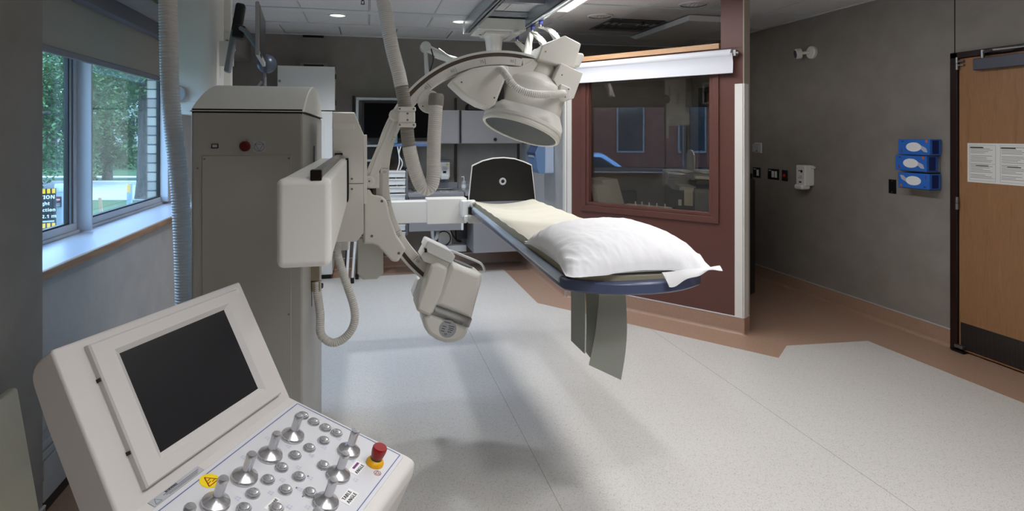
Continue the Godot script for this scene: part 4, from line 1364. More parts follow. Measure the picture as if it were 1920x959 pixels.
func tower_and_lift() -> void:
	var tw := thing("generator_tower", "tall cream equipment tower with rounded vaulted top and red stop button", "equipment tower", P(-0.455, 0, 3.14))
	obj("body", G.new().span(-0.207, 0.207, 0.0, 1.667, -0.53, 0.53, 0.012), "tower_grey", tw)
	var arch := PackedVector2Array()
	for k in 25:
		var a := PI - PI * k / 24
		arch.append(Vector2(cos(a) * 0.533, 1.6705 + 0.137 * (1.0 - pow(absf(cos(a)), 1.95))))
	var g := G.new()
	g.T = Transform3D(ALONG_T, Vector3.ZERO)
	g.prism(arch, -0.211, 0.211, 0.005)
	obj("vaulted_top", g, "cream", tw)
	obj("shadow_gap", G.new().span(-0.203, 0.203, 1.66, 1.68, -0.526, 0.526), "black", tw)
	var pn := obj("front_panel", G.new().span(-0.166, 0.162, 0.1, 1.496, -0.534, -0.52, 0.002, 1), "tower_grey", tw)
	for q in [[-0.157, 1.484], [0.153, 1.484], [-0.157, 0.86], [0.153, 0.86], [-0.157, 0.13], [0.153, 0.13]]:
		screw(pn, Vector3(q[0], q[1], 0.534), Vector3(0, 0, 1), 0.004)
	g = G.new().disc(Vector3(-0.008, 1.533, 0.529), Vector3(0, 0, 1), 0.013, 0.012, 20)
	g.disc(Vector3(-0.008, 1.533, 0.541), Vector3(0, 0, 1), 0.0205, 0.014, 28, 0.003)
	obj("stop_button", g, "dark_red", tw)
	var pl := obj("symbol_plate", G.new().span(0.02, 0.064, 1.509, 1.553, -0.5315, -0.53), "label_grey", tw)
	g = G.new()
	for k in 32:
		var a := TAU * k / 32
		var b := TAU * (k + 1) / 32
		stroke(g, Vector2(0.042 + cos(a) * 0.0185, 1.531 + sin(a) * 0.0185), Vector2(0.042 + cos(b) * 0.0185, 1.531 + sin(b) * 0.0185), 0.0012, 0.532)
	for e in [[Vector2(0.027, 1.5405), Vector2(0.057, 1.5405)], [Vector2(0.057, 1.5405), Vector2(0.042, 1.514)], [Vector2(0.042, 1.514), Vector2(0.027, 1.5405)]]:
		stroke(g, e[0], e[1], 0.0012, 0.532)
	obj("symbol", g, "ink", pl)
	var sw := obj("rocker_switch", G.new().span(-0.132, -0.107, 1.525, 1.543, -0.536, -0.53, 0.002, 1), "black", tw)
	obj("switch_face", G.new().span(-0.128, -0.111, 1.529, 1.5395, -0.5375, -0.535), "label_grey", sw)
	screw(tw, Vector3(-0.182, 1.448, 0.53), Vector3(0, 0, 1), 0.004)
	obj("side_grip", G.new().box(Vector3(0.208, 1.47, 0.02), Vector3(0.01, 0.11, 0.03), 0.0045), "mid_grey", tw)
	obj("side_slot", G.new().span(0.204, 0.2085, 0.78, 1.02, -0.14, -0.12), "black", tw)
	g = G.new().span(0.205, 0.244, 0.905, 0.99, -0.17, -0.13, 0.003, 1)
	g.span(0.21, 0.248, 0.855, 0.9, -0.172, -0.128, 0.003, 1)
	var lt := obj("cable_latch", g, "brass", tw)
	obj("latch_pin", G.new().disc(Vector3(0.238, 0.875, 0.14), Vector3(1, 0, 0.2), 0.012, 0.02), "black", lt)

	# the lift: a beam running towards the viewer and the column behind it
	var lf := thing("lift_arm", "cream lift arm, a long beam box on a sloped column beside the tower", "x-ray lift", P(-0.08, 1.3, 2.9))
	g = G.new()
	g.T = Transform3D(Basis.IDENTITY, Vector3(-0.151 + 0.08, -1.3 + 1.3585, 0))
	obj("beam", G.new().span(-0.135, -0.007, -0.052, 0.169, -1.235, 0.06, 0.016, 3), "cream", lf)
	obj("beam_cap", G.new().span(-0.137, -0.006, -0.054, 0.170, -1.287, -1.24, 0.018, 3), "cream_soft", lf)
	g = G.new().span(-0.055, -0.031, 0.165, 0.188, -1.255, 0.05, 0.002, 1)
	var rl := obj("guide_rail", g, "rail_grey", lf)
	obj("rail_end", G.new().span(-0.057, -0.029, 0.163, 0.191, -1.285, -1.25, 0.003, 1), mat("bronze", Color(0.16, 0.12, 0.10), 0.35, 0.5), rl)
	g = G.new()
	g.prism(rounded([Vector3(-0.07, -0.212, 0), Vector2(-0.07, 0.378), Vector3(0.025, 0.378, 0), Vector3(0.066, 0.280, 0), Vector3(0.066, -0.178, 0), Vector3(0.036, -0.215, 0)], 0.004), -0.45, -0.03, 0.001)
	obj("column_box", g, "cream", lf)
	g = G.new()
	g.T = Transform3D(ALONG_T, Vector3.ZERO)
	g.prism(PackedVector2Array([Vector2(0.026, 0.30), Vector2(0.028, 0.325), Vector2(0.05, 0.36), Vector2(0.1, 0.384), Vector2(0.38, 0.384), Vector2(0.455, 0.30)]), -0.072, 0.026, 0.002)
	obj("column_top", g, "cream", lf)
	obj("seam", G.new().span(0.0, 0.0668, 0.052, 0.054, 0.0285, 0.2), "dark_grey", lf)
	for q in [[-0.05, 0.167], [0.015, 0.075], [0.015, 0.028]]:
		screw(lf, Vector3(q[0], q[1], -0.03), Vector3(0, 0, 1), 0.005)
	obj("back_plate", G.new().span(0.066, 0.083, -0.05, 0.278, 0.10, 0.16, 0.003, 1), "cream", lf)
	obj("wall_link", G.new().span(-0.18, -0.06, -0.15, 0.1, 0.12, 0.4, 0.006), "putty", lf)
	var bk := spline([Vector3(-0.012, 0.165, -0.025), Vector3(-0.004, 0.168, -0.025), Vector3(-0.0025, 0.15, -0.025), Vector3(-0.002, 0.0, -0.025), Vector3(-0.006, -0.03, -0.025)], 0.01)
	obj("black_edge_seal", G.new().tube(bk, 0.004, 6), "black", lf)
	obj("rail_gasket", G.new().span(-0.06, -0.026, 0.185, 0.194, 0.015, 0.03), "black", lf)


func stroke(g: G, a: Vector2, b: Vector2, w: float, z: float) -> void:
	# a thin printed line in the xy plane
	var d := (b - a).normalized()
	var nn := Vector2(-d.y, d.x) * w / 2
	g.quad(g.v3(a - nn, z), g.v3(b - nn, z), g.v3(b + nn, z), g.v3(a + nn, z), Vector3(0, 0, 1))


func sector(r0: float, r1: float, a0: float, a1: float, steps := 56, tooth := 0.0) -> PackedVector2Array:
	var o := PackedVector2Array()
	for k in steps + 1:
		var a := lerpf(a0, a1, float(k) / steps)
		o.append(Vector2(cos(a), sin(a)) * (r1 - (tooth if k % 2 else 0.0)))
	var few := mini(steps, 56)
	for k in few + 1:
		var a := lerpf(a1, a0, float(k) / few)
		o.append(Vector2(cos(a), sin(a)) * r0)
	return o


func c_arm() -> void:
	# everything in the plane of the arc: x across, y up, z towards the viewer
	var ca := thing("c_arm", "large cream C-shaped X-ray arm with image detector above and tube housing below", "x-ray arm", P(0.723, 1.352, 3.25))
	ca.rotation.x = -0.06
	var d := PI / 180.0
	var g := G.new()
	var band := sector(0.610, 0.655, 81.0 * d, 235.0 * d)
	band.append(Vector2(cos(79.0 * d), sin(79.0 * d)) * 0.618)
	g.prism(sector(0.610, 0.655, 80.0 * d, 235.0 * d), -0.13, 0.0, 0.003)
	var arc := obj("arc", g, "cream", ca)
	obj("rail", G.new().prism(sector(0.654, 0.677, 73.6 * d, 235.0 * d), -0.125, -0.006, 0.002), "rail_brown", arc)
	obj("toothed_belt", G.new().prism(sector(0.675, 0.688, 75.0 * d, 235.0 * d, 420, 0.0022), -0.13, 0.004, 0.0), "cream_soft", arc)
	g = G.new()
	g.prism(PackedVector2Array([Vector2(0.115, 0.602), Vector2(0.195, 0.628), Vector2(0.19, 0.645), Vector2(0.11, 0.65)]), -0.13, -0.001, 0.002)
	obj("arc_tip", g, "cream", arc)
	for v in [90, 75, 60, 45, 15, 0, -15, -30, -45]:
		var a: float = (177.0 - 1.02 * v) * d
		var r := 0.632
		var tang := Vector3(sin(a), -cos(a), 0)
		var rad := Vector3(cos(a), sin(a), 0)
		var xf := Transform3D(Basis(tang, rad, Vector3(0, 0, 1)), rad * r + Vector3(0, 0, 0.0008))
		text(str(absi(v)), 0.015, "ink_scale", arc, xf, false, "scale_number")
		g = G.new()
		g.T = xf
		g.box(Vector3(0.019, -0.002, 0), Vector3(0.002, 0.032, 0.0006))
		obj("scale_tick", g, "ink_scale", arc)
	# carrier plate, bracket, link and the octagonal cover
	g = G.new()
	g.prism(rounded([Vector3(-0.738, -0.051, 0.004), Vector2(-0.705, -0.051), Vector2(-0.695, -0.080), Vector2(-0.648, -0.089), Vector2(-0.624, -0.112), Vector2(-0.606, -0.20), Vector2(-0.575, -0.285), Vector2(-0.530, -0.355), Vector2(-0.570, -0.418), Vector2(-0.600, -0.412), Vector2(-0.669, -0.334), Vector2(-0.695, -0.322), Vector3(-0.738, -0.320, 0.004)], 0.022, 4), 0.004, 0.10, 0.010)
	var cp := obj("carrier_plate", g, "cream", ca)
	for q in [[-0.648, -0.112], [-0.697, -0.283], [-0.566, -0.373]]:
		screw(cp, Vector3(q[0], q[1], 0.0995), Vector3(0, 0, 1), 0.007)
	obj("carrier_back", G.new().box(Vector3(-0.69, -0.15, -0.04), Vector3(0.1, 0.36, 0.09), 0.006), "putty", ca)
	g = G.new().box(Vector3(-0.700, -0.004, 0.05), Vector3(0.078, 0.088, 0.06), 0.006)
	obj("pivot_bracket", g, "cream", ca)
	obj("roller_bit", G.new().box(Vector3(-0.684, -0.06, 0.02), Vector3(0.018, 0.05, 0.06), 0.003), "rail_brown", ca)
	g = G.new()
	g.T = Transform3D(Basis(Vector3(0, 0, 1), -0.385), Vector3(-0.644, 0.154, 0))
	g.prism(rounded([Vector2(-0.030, -0.20), Vector2(0.030, -0.20), Vector2(0.026, 0.20), Vector2(-0.026, 0.20)], 0.025, 5), 0.065, 0.095, 0.004)
	var lk := obj("link_arm", g, "cream", ca)
	g = G.new()
	g.T = Transform3D(Basis(Vector3(0, 0, 1), -0.385), Vector3(-0.644, 0.154, 0))
	g.box(Vector3(0.0, 0, 0.098), Vector3(0.020, 0.34, 0.012), 0.004)
	obj("link_rib", g, "cream_soft", lk)
	for q in [[-0.709, -0.012, 0.027], [-0.583, 0.318, 0.030]]:
		obj("pivot_cap", G.new().disc(Vector3(q[0], q[1], 0.09), Vector3(0, 0, 1), q[2], 0.035, 24, 0.008), "cream_soft", lk)
	screw(lk, Vector3(-0.709, -0.012, 0.125), Vector3(0, 0, 1), 0.005)
	g = G.new().box(Vector3(-0.527, 0.305, 0.12), Vector3(0.084, 0.062, 0.086), 0.012)
	g.box(Vector3(-0.527, 0.345, 0.12), Vector3(0.090, 0.022, 0.09), 0.006)
	g.box(Vector3(-0.527, 0.265, 0.12), Vector3(0.090, 0.022, 0.09), 0.006)
	var cl := obj("hose_clamp", g, "cream", ca)
	for q in [[-0.562, 0.345], [-0.494, 0.345], [-0.562, 0.265], [-0.494, 0.265], [-0.524, 0.322], [-0.524, 0.290]]:
		screw(cl, Vector3(q[0], q[1], 0.164), Vector3(0, 0, 1), 0.0048)
	g = G.new()
	g.prism(PackedVector2Array([Vector2(-0.768, -0.30), Vector2(-0.638, -0.30), Vector2(-0.638, -0.484), Vector2(-0.67, -0.512), Vector2(-0.739, -0.512), Vector2(-0.768, -0.48)]), -0.10, 0.0, 0.006)
	obj("octagonal_cover", g, "putty", ca)
	g = G.new().disc(Vector3(-0.40, 0.40, 0.0), Vector3(0, 0, 1), 0.062, 0.012, 28, 0.004)
	var fl := obj("hose_flange", g, "cream", ca)
	g = G.new()
	g.T = Transform3D(Basis(Vector3(0, 0, 1), -0.08), Vector3(-0.372, 0.40, 0.075))
	g.lathe([Vector2(0.0, -0.03), Vector2(0.037, -0.03), Vector2(0.040, -0.022), Vector2(0.040, 0.02), Vector2(0.034, 0.034), Vector2(0, 0.036)], 24)
	g.box(Vector3(0.0, 0.005, -0.05), Vector3(0.045, 0.045, 0.07), 0.006)
	obj("hose_collar", g, "hose_dark", fl)
	screw(fl, Vector3(-0.435, 0.375, 0.012), Vector3(0, 0, 1), 0.004)
	# counterpart plate between arc and detector
	g = G.new()
	g.prism(rounded([Vector2(-0.296, 0.505), Vector3(-0.24, 0.548, 0), Vector3(-0.177, 0.576, 0), Vector3(-0.10, 0.592, 0), Vector2(-0.005, 0.598), Vector2(0.022, 0.594), Vector2(0.024, 0.57), Vector3(0.0, 0.515, 0), Vector2(-0.054, 0.382), Vector2(-0.08, 0.366), Vector3(-0.14, 0.384, 0), Vector3(-0.21, 0.425, 0)], 0.012, 3), -0.11, 0.055, 0.012)
	var sp := obj("mount_plate", g, "cream", ca)
	for q in [[-0.235, 0.50], [-0.06, 0.42], [-0.005, 0.565]]:
		screw(sp, Vector3(q[0], q[1], 0.0545), Vector3(0, 0, 1), 0.005)
	g = G.new()
	g.prism(PackedVector2Array([Vector2(0.0, 0.60), Vector2(0.10, 0.60), Vector2(0.17, 0.64), Vector2(0.20, 0.62), Vector2(0.12, 0.50), Vector2(0.02, 0.50)]), -0.12, 0.01, 0.006)
	obj("mount_bracket", g, "cream", ca)
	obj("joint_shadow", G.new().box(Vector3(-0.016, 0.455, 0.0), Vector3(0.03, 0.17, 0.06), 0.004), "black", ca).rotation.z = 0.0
	detector(ca)
	tube_housing(ca)


func detector(ca: Node3D) -> void:
	var y := Vector3(0.355, 0.93, -0.10).normalized()
	var x := y.cross(Vector3(0, 0, 1)).normalized()
	var B := Basis(x, y, x.cross(y))
	var T := Transform3D(B, Vector3(0.106, 0.244, -0.05))
	var g := G.new()
	g.T = T
	g.lathe([Vector2(0.182, 0.22), Vector2(0.180, 0.262), Vector2(0.174, 0.272), Vector2(0.11, 0.325), Vector2(0.084, 0.33), Vector2(0.082, 0.47), Vector2(0.078, 0.478), Vector2(0, 0.48)], 56)
	g.lathe([Vector2(0.1885, 0.09), Vector2(0.182, 0.24)], 56)
	var dr := obj("detector", g, "cream", ca)
	# the soft skirt, sagging in folds
	g = G.new()
	g.T = T
	g.grid(func(u: float, v: float) -> Vector3:
		var a := TAU * u
		var fold := 0.006 * sin(a * 5.0 + 1.0) + 0.004 * sin(a * 11.0)
		var r := lerpf(0.2195, 0.192, v) + fold * sin(v * PI) + 0.004 * sin(v * PI)
		return Vector3(cos(a) * r, 0.048 + v * (0.068 + 0.014 * sin(a * 2.0 + 0.6)), sin(a) * r), 72, 8)
	obj("skirt", g, "cream_soft", dr)
	g = G.new()
	g.T = T
	g.lathe([Vector2(0.203, 0.006), Vector2(0.2055, -0.002), Vector2(0.214, -0.003), Vector2(0.2215, 0.004), Vector2(0.2225, 0.018), Vector2(0.2185, 0.023), Vector2(0.2185, 0.027), Vector2(0.223, 0.031), Vector2(0.223, 0.046), Vector2(0.216, 0.052), Vector2(0.19, 0.052)], 64)
	obj("rim", g, "cream", dr)
	g = G.new()
	g.T = T
	g.lathe([Vector2(0, 0.004), Vector2(0.205, 0.0042), Vector2(0.205, 0.012), Vector2(0, 0.0125)], 56)
	obj("input_face", g, "lens_grey", dr)
	# camera cover and the square side plate
	g = G.new()
	g.prism(rounded([Vector2(0.190, 0.64), Vector2(0.218, 0.722), Vector2(0.352, 0.778), Vector2(0.446, 0.734), Vector2(0.402, 0.60), Vector2(0.344, 0.60)], 0.012, 3), -0.15, 0.03, 0.008)
	obj("camera_cover", g, "cream", dr)
	screw(dr, Vector3(0.236, 0.682, 0.03), Vector3(0, 0, 1), 0.004)
	g = G.new()
	g.prism(rounded([Vector2(0.425, 0.69), Vector2(0.466, 0.688), Vector2(0.475, 0.672), Vector2(0.446, 0.612), Vector2(0.436, 0.606), Vector2(0.39, 0.61)], 0.014, 3), -0.11, 0.0, 0.01)
	obj("side_lug", g, "cream_soft", dr)
	g = G.new()
	g.prism(rounded([Vector2(0.314, 0.618), Vector2(0.440, 0.563), Vector2(0.384, 0.422), Vector2(0.327, 0.405), Vector2(0.270, 0.525)], 0.006, 2), -0.05, 0.062, 0.004)
	obj("side_plate", g, "cream", dr)
	g = G.new()
	g.prism(rounded([Vector2(0.30, 0.50), Vector2(0.36, 0.475), Vector2(0.35, 0.415), Vector2(0.325, 0.40), Vector2(0.285, 0.42)], 0.01, 3), 0.05, 0.09, 0.006)
	obj("hose_port", g, "cream_soft", dr)
	for q in [[0.318, 0.55, 0.062], [0.345, 0.468, 0.09], [0.325, 0.425, 0.09]]:
		screw(dr, Vector3(q[0], q[1], q[2]), Vector3(0, 0, 1), 0.004)
	var path := spline([Vector3(-0.03, 0.57, 0.06), Vector3(-0.03, 0.555, 0.13), Vector3(-0.015, 0.52, 0.165), Vector3(0.022, 0.465, 0.185), Vector3(0.075, 0.435, 0.195), Vector3(0.145, 0.424, 0.19), Vector3(0.225, 0.428, 0.165), Vector3(0.285, 0.44, 0.12), Vector3(0.315, 0.446, 0.085)], 0.0033)
	obj("detector_hose", G.new().tube(path, 0.0185, 14, 0.0022, 3), "cream_soft", dr)


func tube_housing(ca: Node3D) -> void:
	var g := G.new()
	g.prism(rounded([Vector2(-0.310, -0.425), Vector2(-0.143, -0.496), Vector2(-0.149, -0.535), Vector3(-0.203, -0.723, 0), Vector3(-0.396, -0.640, 0)], 0.025, 5), -0.13, 0.12, 0.028)
	var th := obj("tube_housing", g, "cream", ca)
	g = G.new()
	g.prism(PackedVector2Array([Vector2(-0.398, -0.636), Vector2(-0.199, -0.721), Vector2(-0.216, -0.763), Vector2(-0.415, -0.680)]), -0.135, 0.124, 0.022)
	var bd := obj("metal_band", g, "silver_paint", th)
	for q in [[-0.338, -0.70], [-0.256, -0.735]]:
		screw(bd, Vector3(q[0], q[1], 0.124), Vector3(0, 0, 1), 0.005)
	g = G.new()
	g.prism(rounded([Vector3(-0.411, -0.676, 0), Vector3(-0.217, -0.757, 0), Vector2(-0.226, -0.79), Vector2(-0.250, -0.818), Vector2(-0.290, -0.832), Vector2(-0.335, -0.830), Vector2(-0.38, -0.812), Vector2(-0.42, -0.782), Vector2(-0.445, -0.74), Vector2(-0.452, -0.69)], 0.04, 4), -0.12, 0.118, 0.022)
	obj("rounded_base", g, "cream", th)
	g = G.new()
	g.disc(Vector3(-0.326, -0.757, 0.1182), Vector3(0, 0, 1), 0.044, 0.001, 28)
	var lb := obj("rating_label", g, "label_grey", th)
	var lx := func(px: float, py: float) -> Transform3D:
		return Transform3D(Basis(Vector3(0, 0, 1), -0.3), Vector3(-0.326, -0.757, 0.1196) + Basis(Vector3(0, 0, 1), -0.3) * Vector3(px, py, 0))
	text("CE", 0.009, "ink", lb, lx.call(-0.004, -0.028), true)
	g = G.new()
	for q in [[-0.010, 0.03, 0.035], [-0.02, 0.008, 0.02], [-0.022, -0.004, 0.016], [-0.022, -0.016, 0.018], [0.015, 0.016, 0.03], [0.017, 0.006, 0.026], [0.015, -0.003, 0.024], [0.012, -0.013, 0.02]]:
		g.T = lx.call(q[0], q[1])
		g.box(Vector3.ZERO, Vector3(q[2], 0.0028, 0.0004))
	obj("printed_lines", g, "ink", lb)
	g = G.new()
	g.prism(rounded([Vector2(-0.410, -0.437), Vector2(-0.374, -0.426), Vector2(-0.323, -0.453), Vector2(-0.333, -0.50), Vector2(-0.360, -0.59), Vector2(-0.400, -0.672), Vector2(-0.420, -0.688), Vector2(-0.484, -0.655), Vector2(-0.478, -0.620)], 0.025, 4), -0.11, 0.135, 0.016)
	obj("side_arm", g, "cream", th)
	g = G.new()
	g.prism(rounded([Vector2(-0.421, -0.311), Vector2(-0.306, -0.370), Vector2(-0.282, -0.400), Vector2(-0.303, -0.438), Vector2(-0.425, -0.376), Vector2(-0.437, -0.347)], 0.012, 3), -0.11, 0.112, 0.006)
	obj("collimator_lid", g, "white", th)
	g = G.new()
	g.prism(PackedVector2Array([Vector2(-0.432, -0.350), Vector2(-0.456, -0.395), Vector2(-0.443, -0.42), Vector2(-0.325, -0.468), Vector2(-0.310, -0.435), Vector2(-0.42, -0.375)]), -0.10, 0.10, 0.003)
	obj("collimator_body", g, "putty", th)
	g = G.new().box(Vector3(-0.433, -0.364, 0.09), Vector3(0.012, 0.02, 0.045), 0.002)
	obj("lid_notch", g, "black", th)
	g = G.new()
	g.prism(rounded([Vector2(-0.452, -0.54), Vector2(-0.40, -0.565), Vector2(-0.44, -0.655), Vector2(-0.487, -0.628)], 0.012, 3), -0.24, -0.08, 0.008)
	obj("rear_lobe", g, "cream", th)
	g = G.new().tube(spline([Vector3(-0.285, -0.395, -0.10), Vector3(-0.22, -0.423, -0.10), Vector3(-0.142, -0.458, -0.10), Vector3(-0.112, -0.475, -0.10), Vector3(-0.100, -0.498, -0.09), Vector3(-0.097, -0.52, -0.08)], 0.01), 0.007, 8)
	obj("guard_rod", g, "white", th)
	g = G.new()
	g.T = Transform3D(Basis(Vector3(0, 0, 1), -0.404) * Basis(Vector3.RIGHT, 0.0), Vector3(-0.228, -0.457, -0.01))
	g.T = g.T * Transform3D(Basis.from_scale(Vector3(1, 1, 1.3)), Vector3.ZERO)
	g.disc(Vector3.ZERO, Vector3.UP, 0.055, 0.003, 28)
	obj("beam_window", g, "mid_grey", th)


# ---------------------------------------------------------------- table, mattress, pillow

const OUTLINE := [[0.735, 4.40], [0.724, 4.1], [0.716, 3.2], [0.699, 2.24], [0.704, 2.165], [0.735, 2.122], [0.80, 2.08], [0.86, 2.05], [0.93, 2.033], [1.0, 2.028], [1.07, 2.035], [1.13, 2.052], [1.19, 2.084], [1.235, 2.115], [1.257, 2.16], [1.259, 2.24], [1.245, 3.2], [1.222, 4.1], [1.212, 4.40]]


func exam_table() -> void:
	var tb := thing("exam_table", "blue-rimmed narrow exam table carried by a long cream arm with black end board", "exam table", P(0.96, 1.03, 3.2))
	var o := PackedVector2Array()
	for q in OUTLINE:
		o.append(Vector2(q[0] - 0.96, q[1] - 3.2))
	var g := G.new()
	g.T = Transform3D(FLAT, Vector3.ZERO)
	g.prism(o, -0.024, 0.020, 0.008)
	obj("tabletop", g, "rail_blue", tb)
	var inner := Geometry2D.offset_polygon(o, -0.10)[0]
	g = G.new()
	g.T = Transform3D(FLAT, Vector3.ZERO)
	g.prism(inner, -0.05, -0.02, 0.006)
	obj("underside", g, "putty", tb)
	# grooved light rail along the viewer's side
	g = G.new()
	var pth := PackedVector3Array()
	for k in 30:
		var t := lerpf(4.36, 2.2, k / 29.0)
		pth.append(P(lerpf(0.741, 0.713, k / 29.0) - 0.96, lerpf(0.020, 0.006, k / 29.0), t - 3.2))
	g.tube(pth, 0.017, 10)
	obj("side_rail", g, mat("rail_light", Color(0.70, 0.76, 0.83), 0.25), tb)
	# black end board with a pale edge and an eyelet
	var prof := [Vector2(-0.245, 0.06), Vector2(-0.218, 0.325), Vector2(-0.14, 0.36), Vector2(-0.06, 0.379), Vector2(0.02, 0.383), Vector2(0.10, 0.374), Vector2(0.17, 0.352), Vector2(0.232, 0.325), Vector2(0.262, 0.06)]
	g = G.new()
	g.T = Transform3D(Basis.IDENTITY, Vector3(0.0, 0, -1.21))
	g.prism(rounded(prof, 0.012, 3), -0.014, 0.0, 0.002)
	var eb := obj("end_board", g, "cream_soft", tb)
	var sm := []
	for q in prof:
		sm.append(Vector2((q.x - 0.008) * 0.975 + 0.008, (q.y - 0.2) * 0.972 + 0.197))
	g = G.new()
	g.T = Transform3D(Basis.IDENTITY, Vector3(0.0, 0, -1.21))
	g.prism(rounded(sm, 0.012, 3), 0.0, 0.003, 0.0)
	obj("carbon_face", g, "carbon", eb)
	g = G.new()
	g.T = Transform3D(Basis(Vector3.RIGHT, PI / 2), Vector3(0.01, 0.205, -1.206))
	g.lathe([Vector2(0.013, -0.002), Vector2(0.013, 0.004), Vector2(0.016, 0.006), Vector2(0.024, 0.005), Vector2(0.027, 0.0)], 24)
	obj("eyelet", g, "label_grey", eb)
	g = G.new()
	g.disc(Vector3(0.01, 0.205, -1.207), Vector3(0, 0, 1), 0.013, 0.001)
	obj("eyelet_hole", g, "black", eb)
	# bracket with a knob at the far corner
	g = G.new().box(Vector3(-0.278, 0.02, -1.17), Vector3(0.05, 0.12, 0.10), 0.01)
	g.box(Vector3(-0.235, 0.055, -1.14), Vector3(0.06, 0.055, 0.05), 0.01)
	g.box(Vector3(-0.275, -0.045, -1.10), Vector3(0.03, 0.05, 0.03), 0.012)
	var br := obj("corner_bracket", g, "white", tb)
	obj("knob", G.new().disc(Vector3(-0.225, 0.052, -1.115), Vector3(0, 0, 1), 0.024, 0.022, 20, 0.006), "putty", br)
	obj("knob_pin", G.new().disc(Vector3(-0.225, 0.052, -1.093), Vector3(0, 0, 1), 0.008, 0.003), "brass", br)
	obj("clamp_pad", G.new().box(Vector3(-0.247, 0.01, -1.12), Vector3(0.02, 0.05, 0.04), 0.004), "black", br)
	# the telescoping support arm
	obj("arm_sleeve", G.new().span(-0.54, -0.252, -0.094, 0.088, 1.22, 1.36, 0.006), "cream", tb)
	obj("arm_tube", G.new().span(-1.12, -0.53, -0.084, 0.072, 1.23, 1.35, 0.006), "cream", tb)
	obj("arm_root", G.new().span(-1.27, -1.06, -0.12, 0.09, 0.48, 1.36, 0.008), "putty", tb)
	obj("table_bearer", G.new().span(-0.26, 0.24, -0.08, -0.02, 1.1, 1.34, 0.006), "putty", tb)

	# the mattress lies on it, dished along its middle
	var lo := func(t: float) -> float:
		return lerpf(0.745, 0.73, (4.40 - t) / 2.2)
	var hi := func(t: float) -> float:
		return lerpf(1.20, 1.232, (4.40 - t) / 2.2)
	var mt := func(u: float, v: float, top: bool) -> Vector3:
		var ed := (2.0 * u - 1.0)
		var tn := 2.072 + 0.09 * pow(absf(ed), 3.0)
		var t := lerpf(4.395, tn, v)
		var x := lerpf(lo.call(t), hi.call(t), u)
		var dish := lerpf(0.036, 0.022, v)
		var y := 1.070 + dish * ed * ed + 0.0035 * sin(t * 13.0 + ed * 1.5) * (1.0 - ed * ed) + 0.002 * sin(t * 31.0 + x * 9.0)
		var lip := 0.006 * maxf(pow(absf(ed), 16.0), pow(v, 60.0))
		return P(x, y - lip if top else 1.0505, t)
	var m := thing("table_mattress", "thin pale olive mattress dished along the exam table under the pillow", "mattress", Vector3.ZERO)
	g = G.new()
	g.grid(func(u: float, v: float) -> Vector3: return mt.call(u, v, true), 28, 90)
	obj("cover", g, "mattress", m)
	g = G.new()
	g.grid(func(u: float, v: float) -> Vector3: return mt.call(0.0, v, true).lerp(mt.call(0.0, v, false), u), 2, 60)
	g.grid(func(u: float, v: float) -> Vector3: return mt.call(1.0, v, true).lerp(mt.call(1.0, v, false), u), 2, 60, true)
	g.grid(func(u: float, v: float) -> Vector3: return mt.call(v, 1.0, true).lerp(mt.call(v, 1.0, false), u), 2, 30, true)
	g.grid(func(u: float, v: float) -> Vector3: return mt.call(v, 0.0, true).lerp(mt.call(v, 0.0, false), u), 2, 30)
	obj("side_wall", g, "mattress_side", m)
	g = G.new()
	g.grid(func(u: float, v: float) -> Vector3: return mt.call(u, v, false), 4, 20, true)
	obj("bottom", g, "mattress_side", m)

	pillow()

	var lc := thing("lead_curtain", "three grey-green lead rubber flaps hanging beneath the near end of the table", "lead curtain", P(0.86, 1.0, 2.3))
	var fl := [[P(0.80, 0, 2.36), P(0.80, 0, 2.205), P(0.80, -0.25, 2.358), P(0.80, -0.248, 2.203), 0.004], [P(0.835, 0, 2.295), P(0.895, 0, 2.275), P(0.837, -0.275, 2.289), P(0.868, -0.315, 2.28), 0.01], [P(0.866, 0, 2.215), P(0.958, 0, 2.19), P(0.825, -0.30, 2.22), P(0.942, -0.355, 2.19), 0.02]]
	for q in fl:
		var off := Vector3(0.86, 0, -2.3)
		g = G.new()
		var face := func(u: float, v: float) -> Vector3:
			var a: Vector3 = q[0].lerp(q[1], u)
			var b: Vector3 = q[2].lerp(q[3], u)
			var side := (q[1] - q[0] as Vector3).normalized()
			return a.lerp(b, v) - off + Vector3(0, 0, q[4] * sin(v * 3.0) * (u - 0.3)) + side * q[4] * 0.5 * sin(v * PI)
		var back := func(u: float, v: float) -> Vector3:
			return face.call(u, v) + (q[1] - q[0] as Vector3).cross(Vector3.UP).normalized() * -0.004
		g.grid(face, 6, 14)
		g.grid(back, 6, 14, true)
		g.grid(func(u: float, v: float) -> Vector3: return face.call(u, 1.0).lerp(back.call(u, 1.0), v), 6, 1)
		g.grid(func(u: float, v: float) -> Vector3: return face.call(1.0, u).lerp(back.call(1.0, u), v), 14, 1)
		g.grid(func(u: float, v: float) -> Vector3: return face.call(0.0, u).lerp(back.call(0.0, u), v), 14, 1, true)
		obj("flap", g, "lead_cloth", lc)
	obj("hanger_strip", G.new().span(-0.08, 0.12, -0.006, 0.0, -0.12, 0.08), "dark_grey", lc)


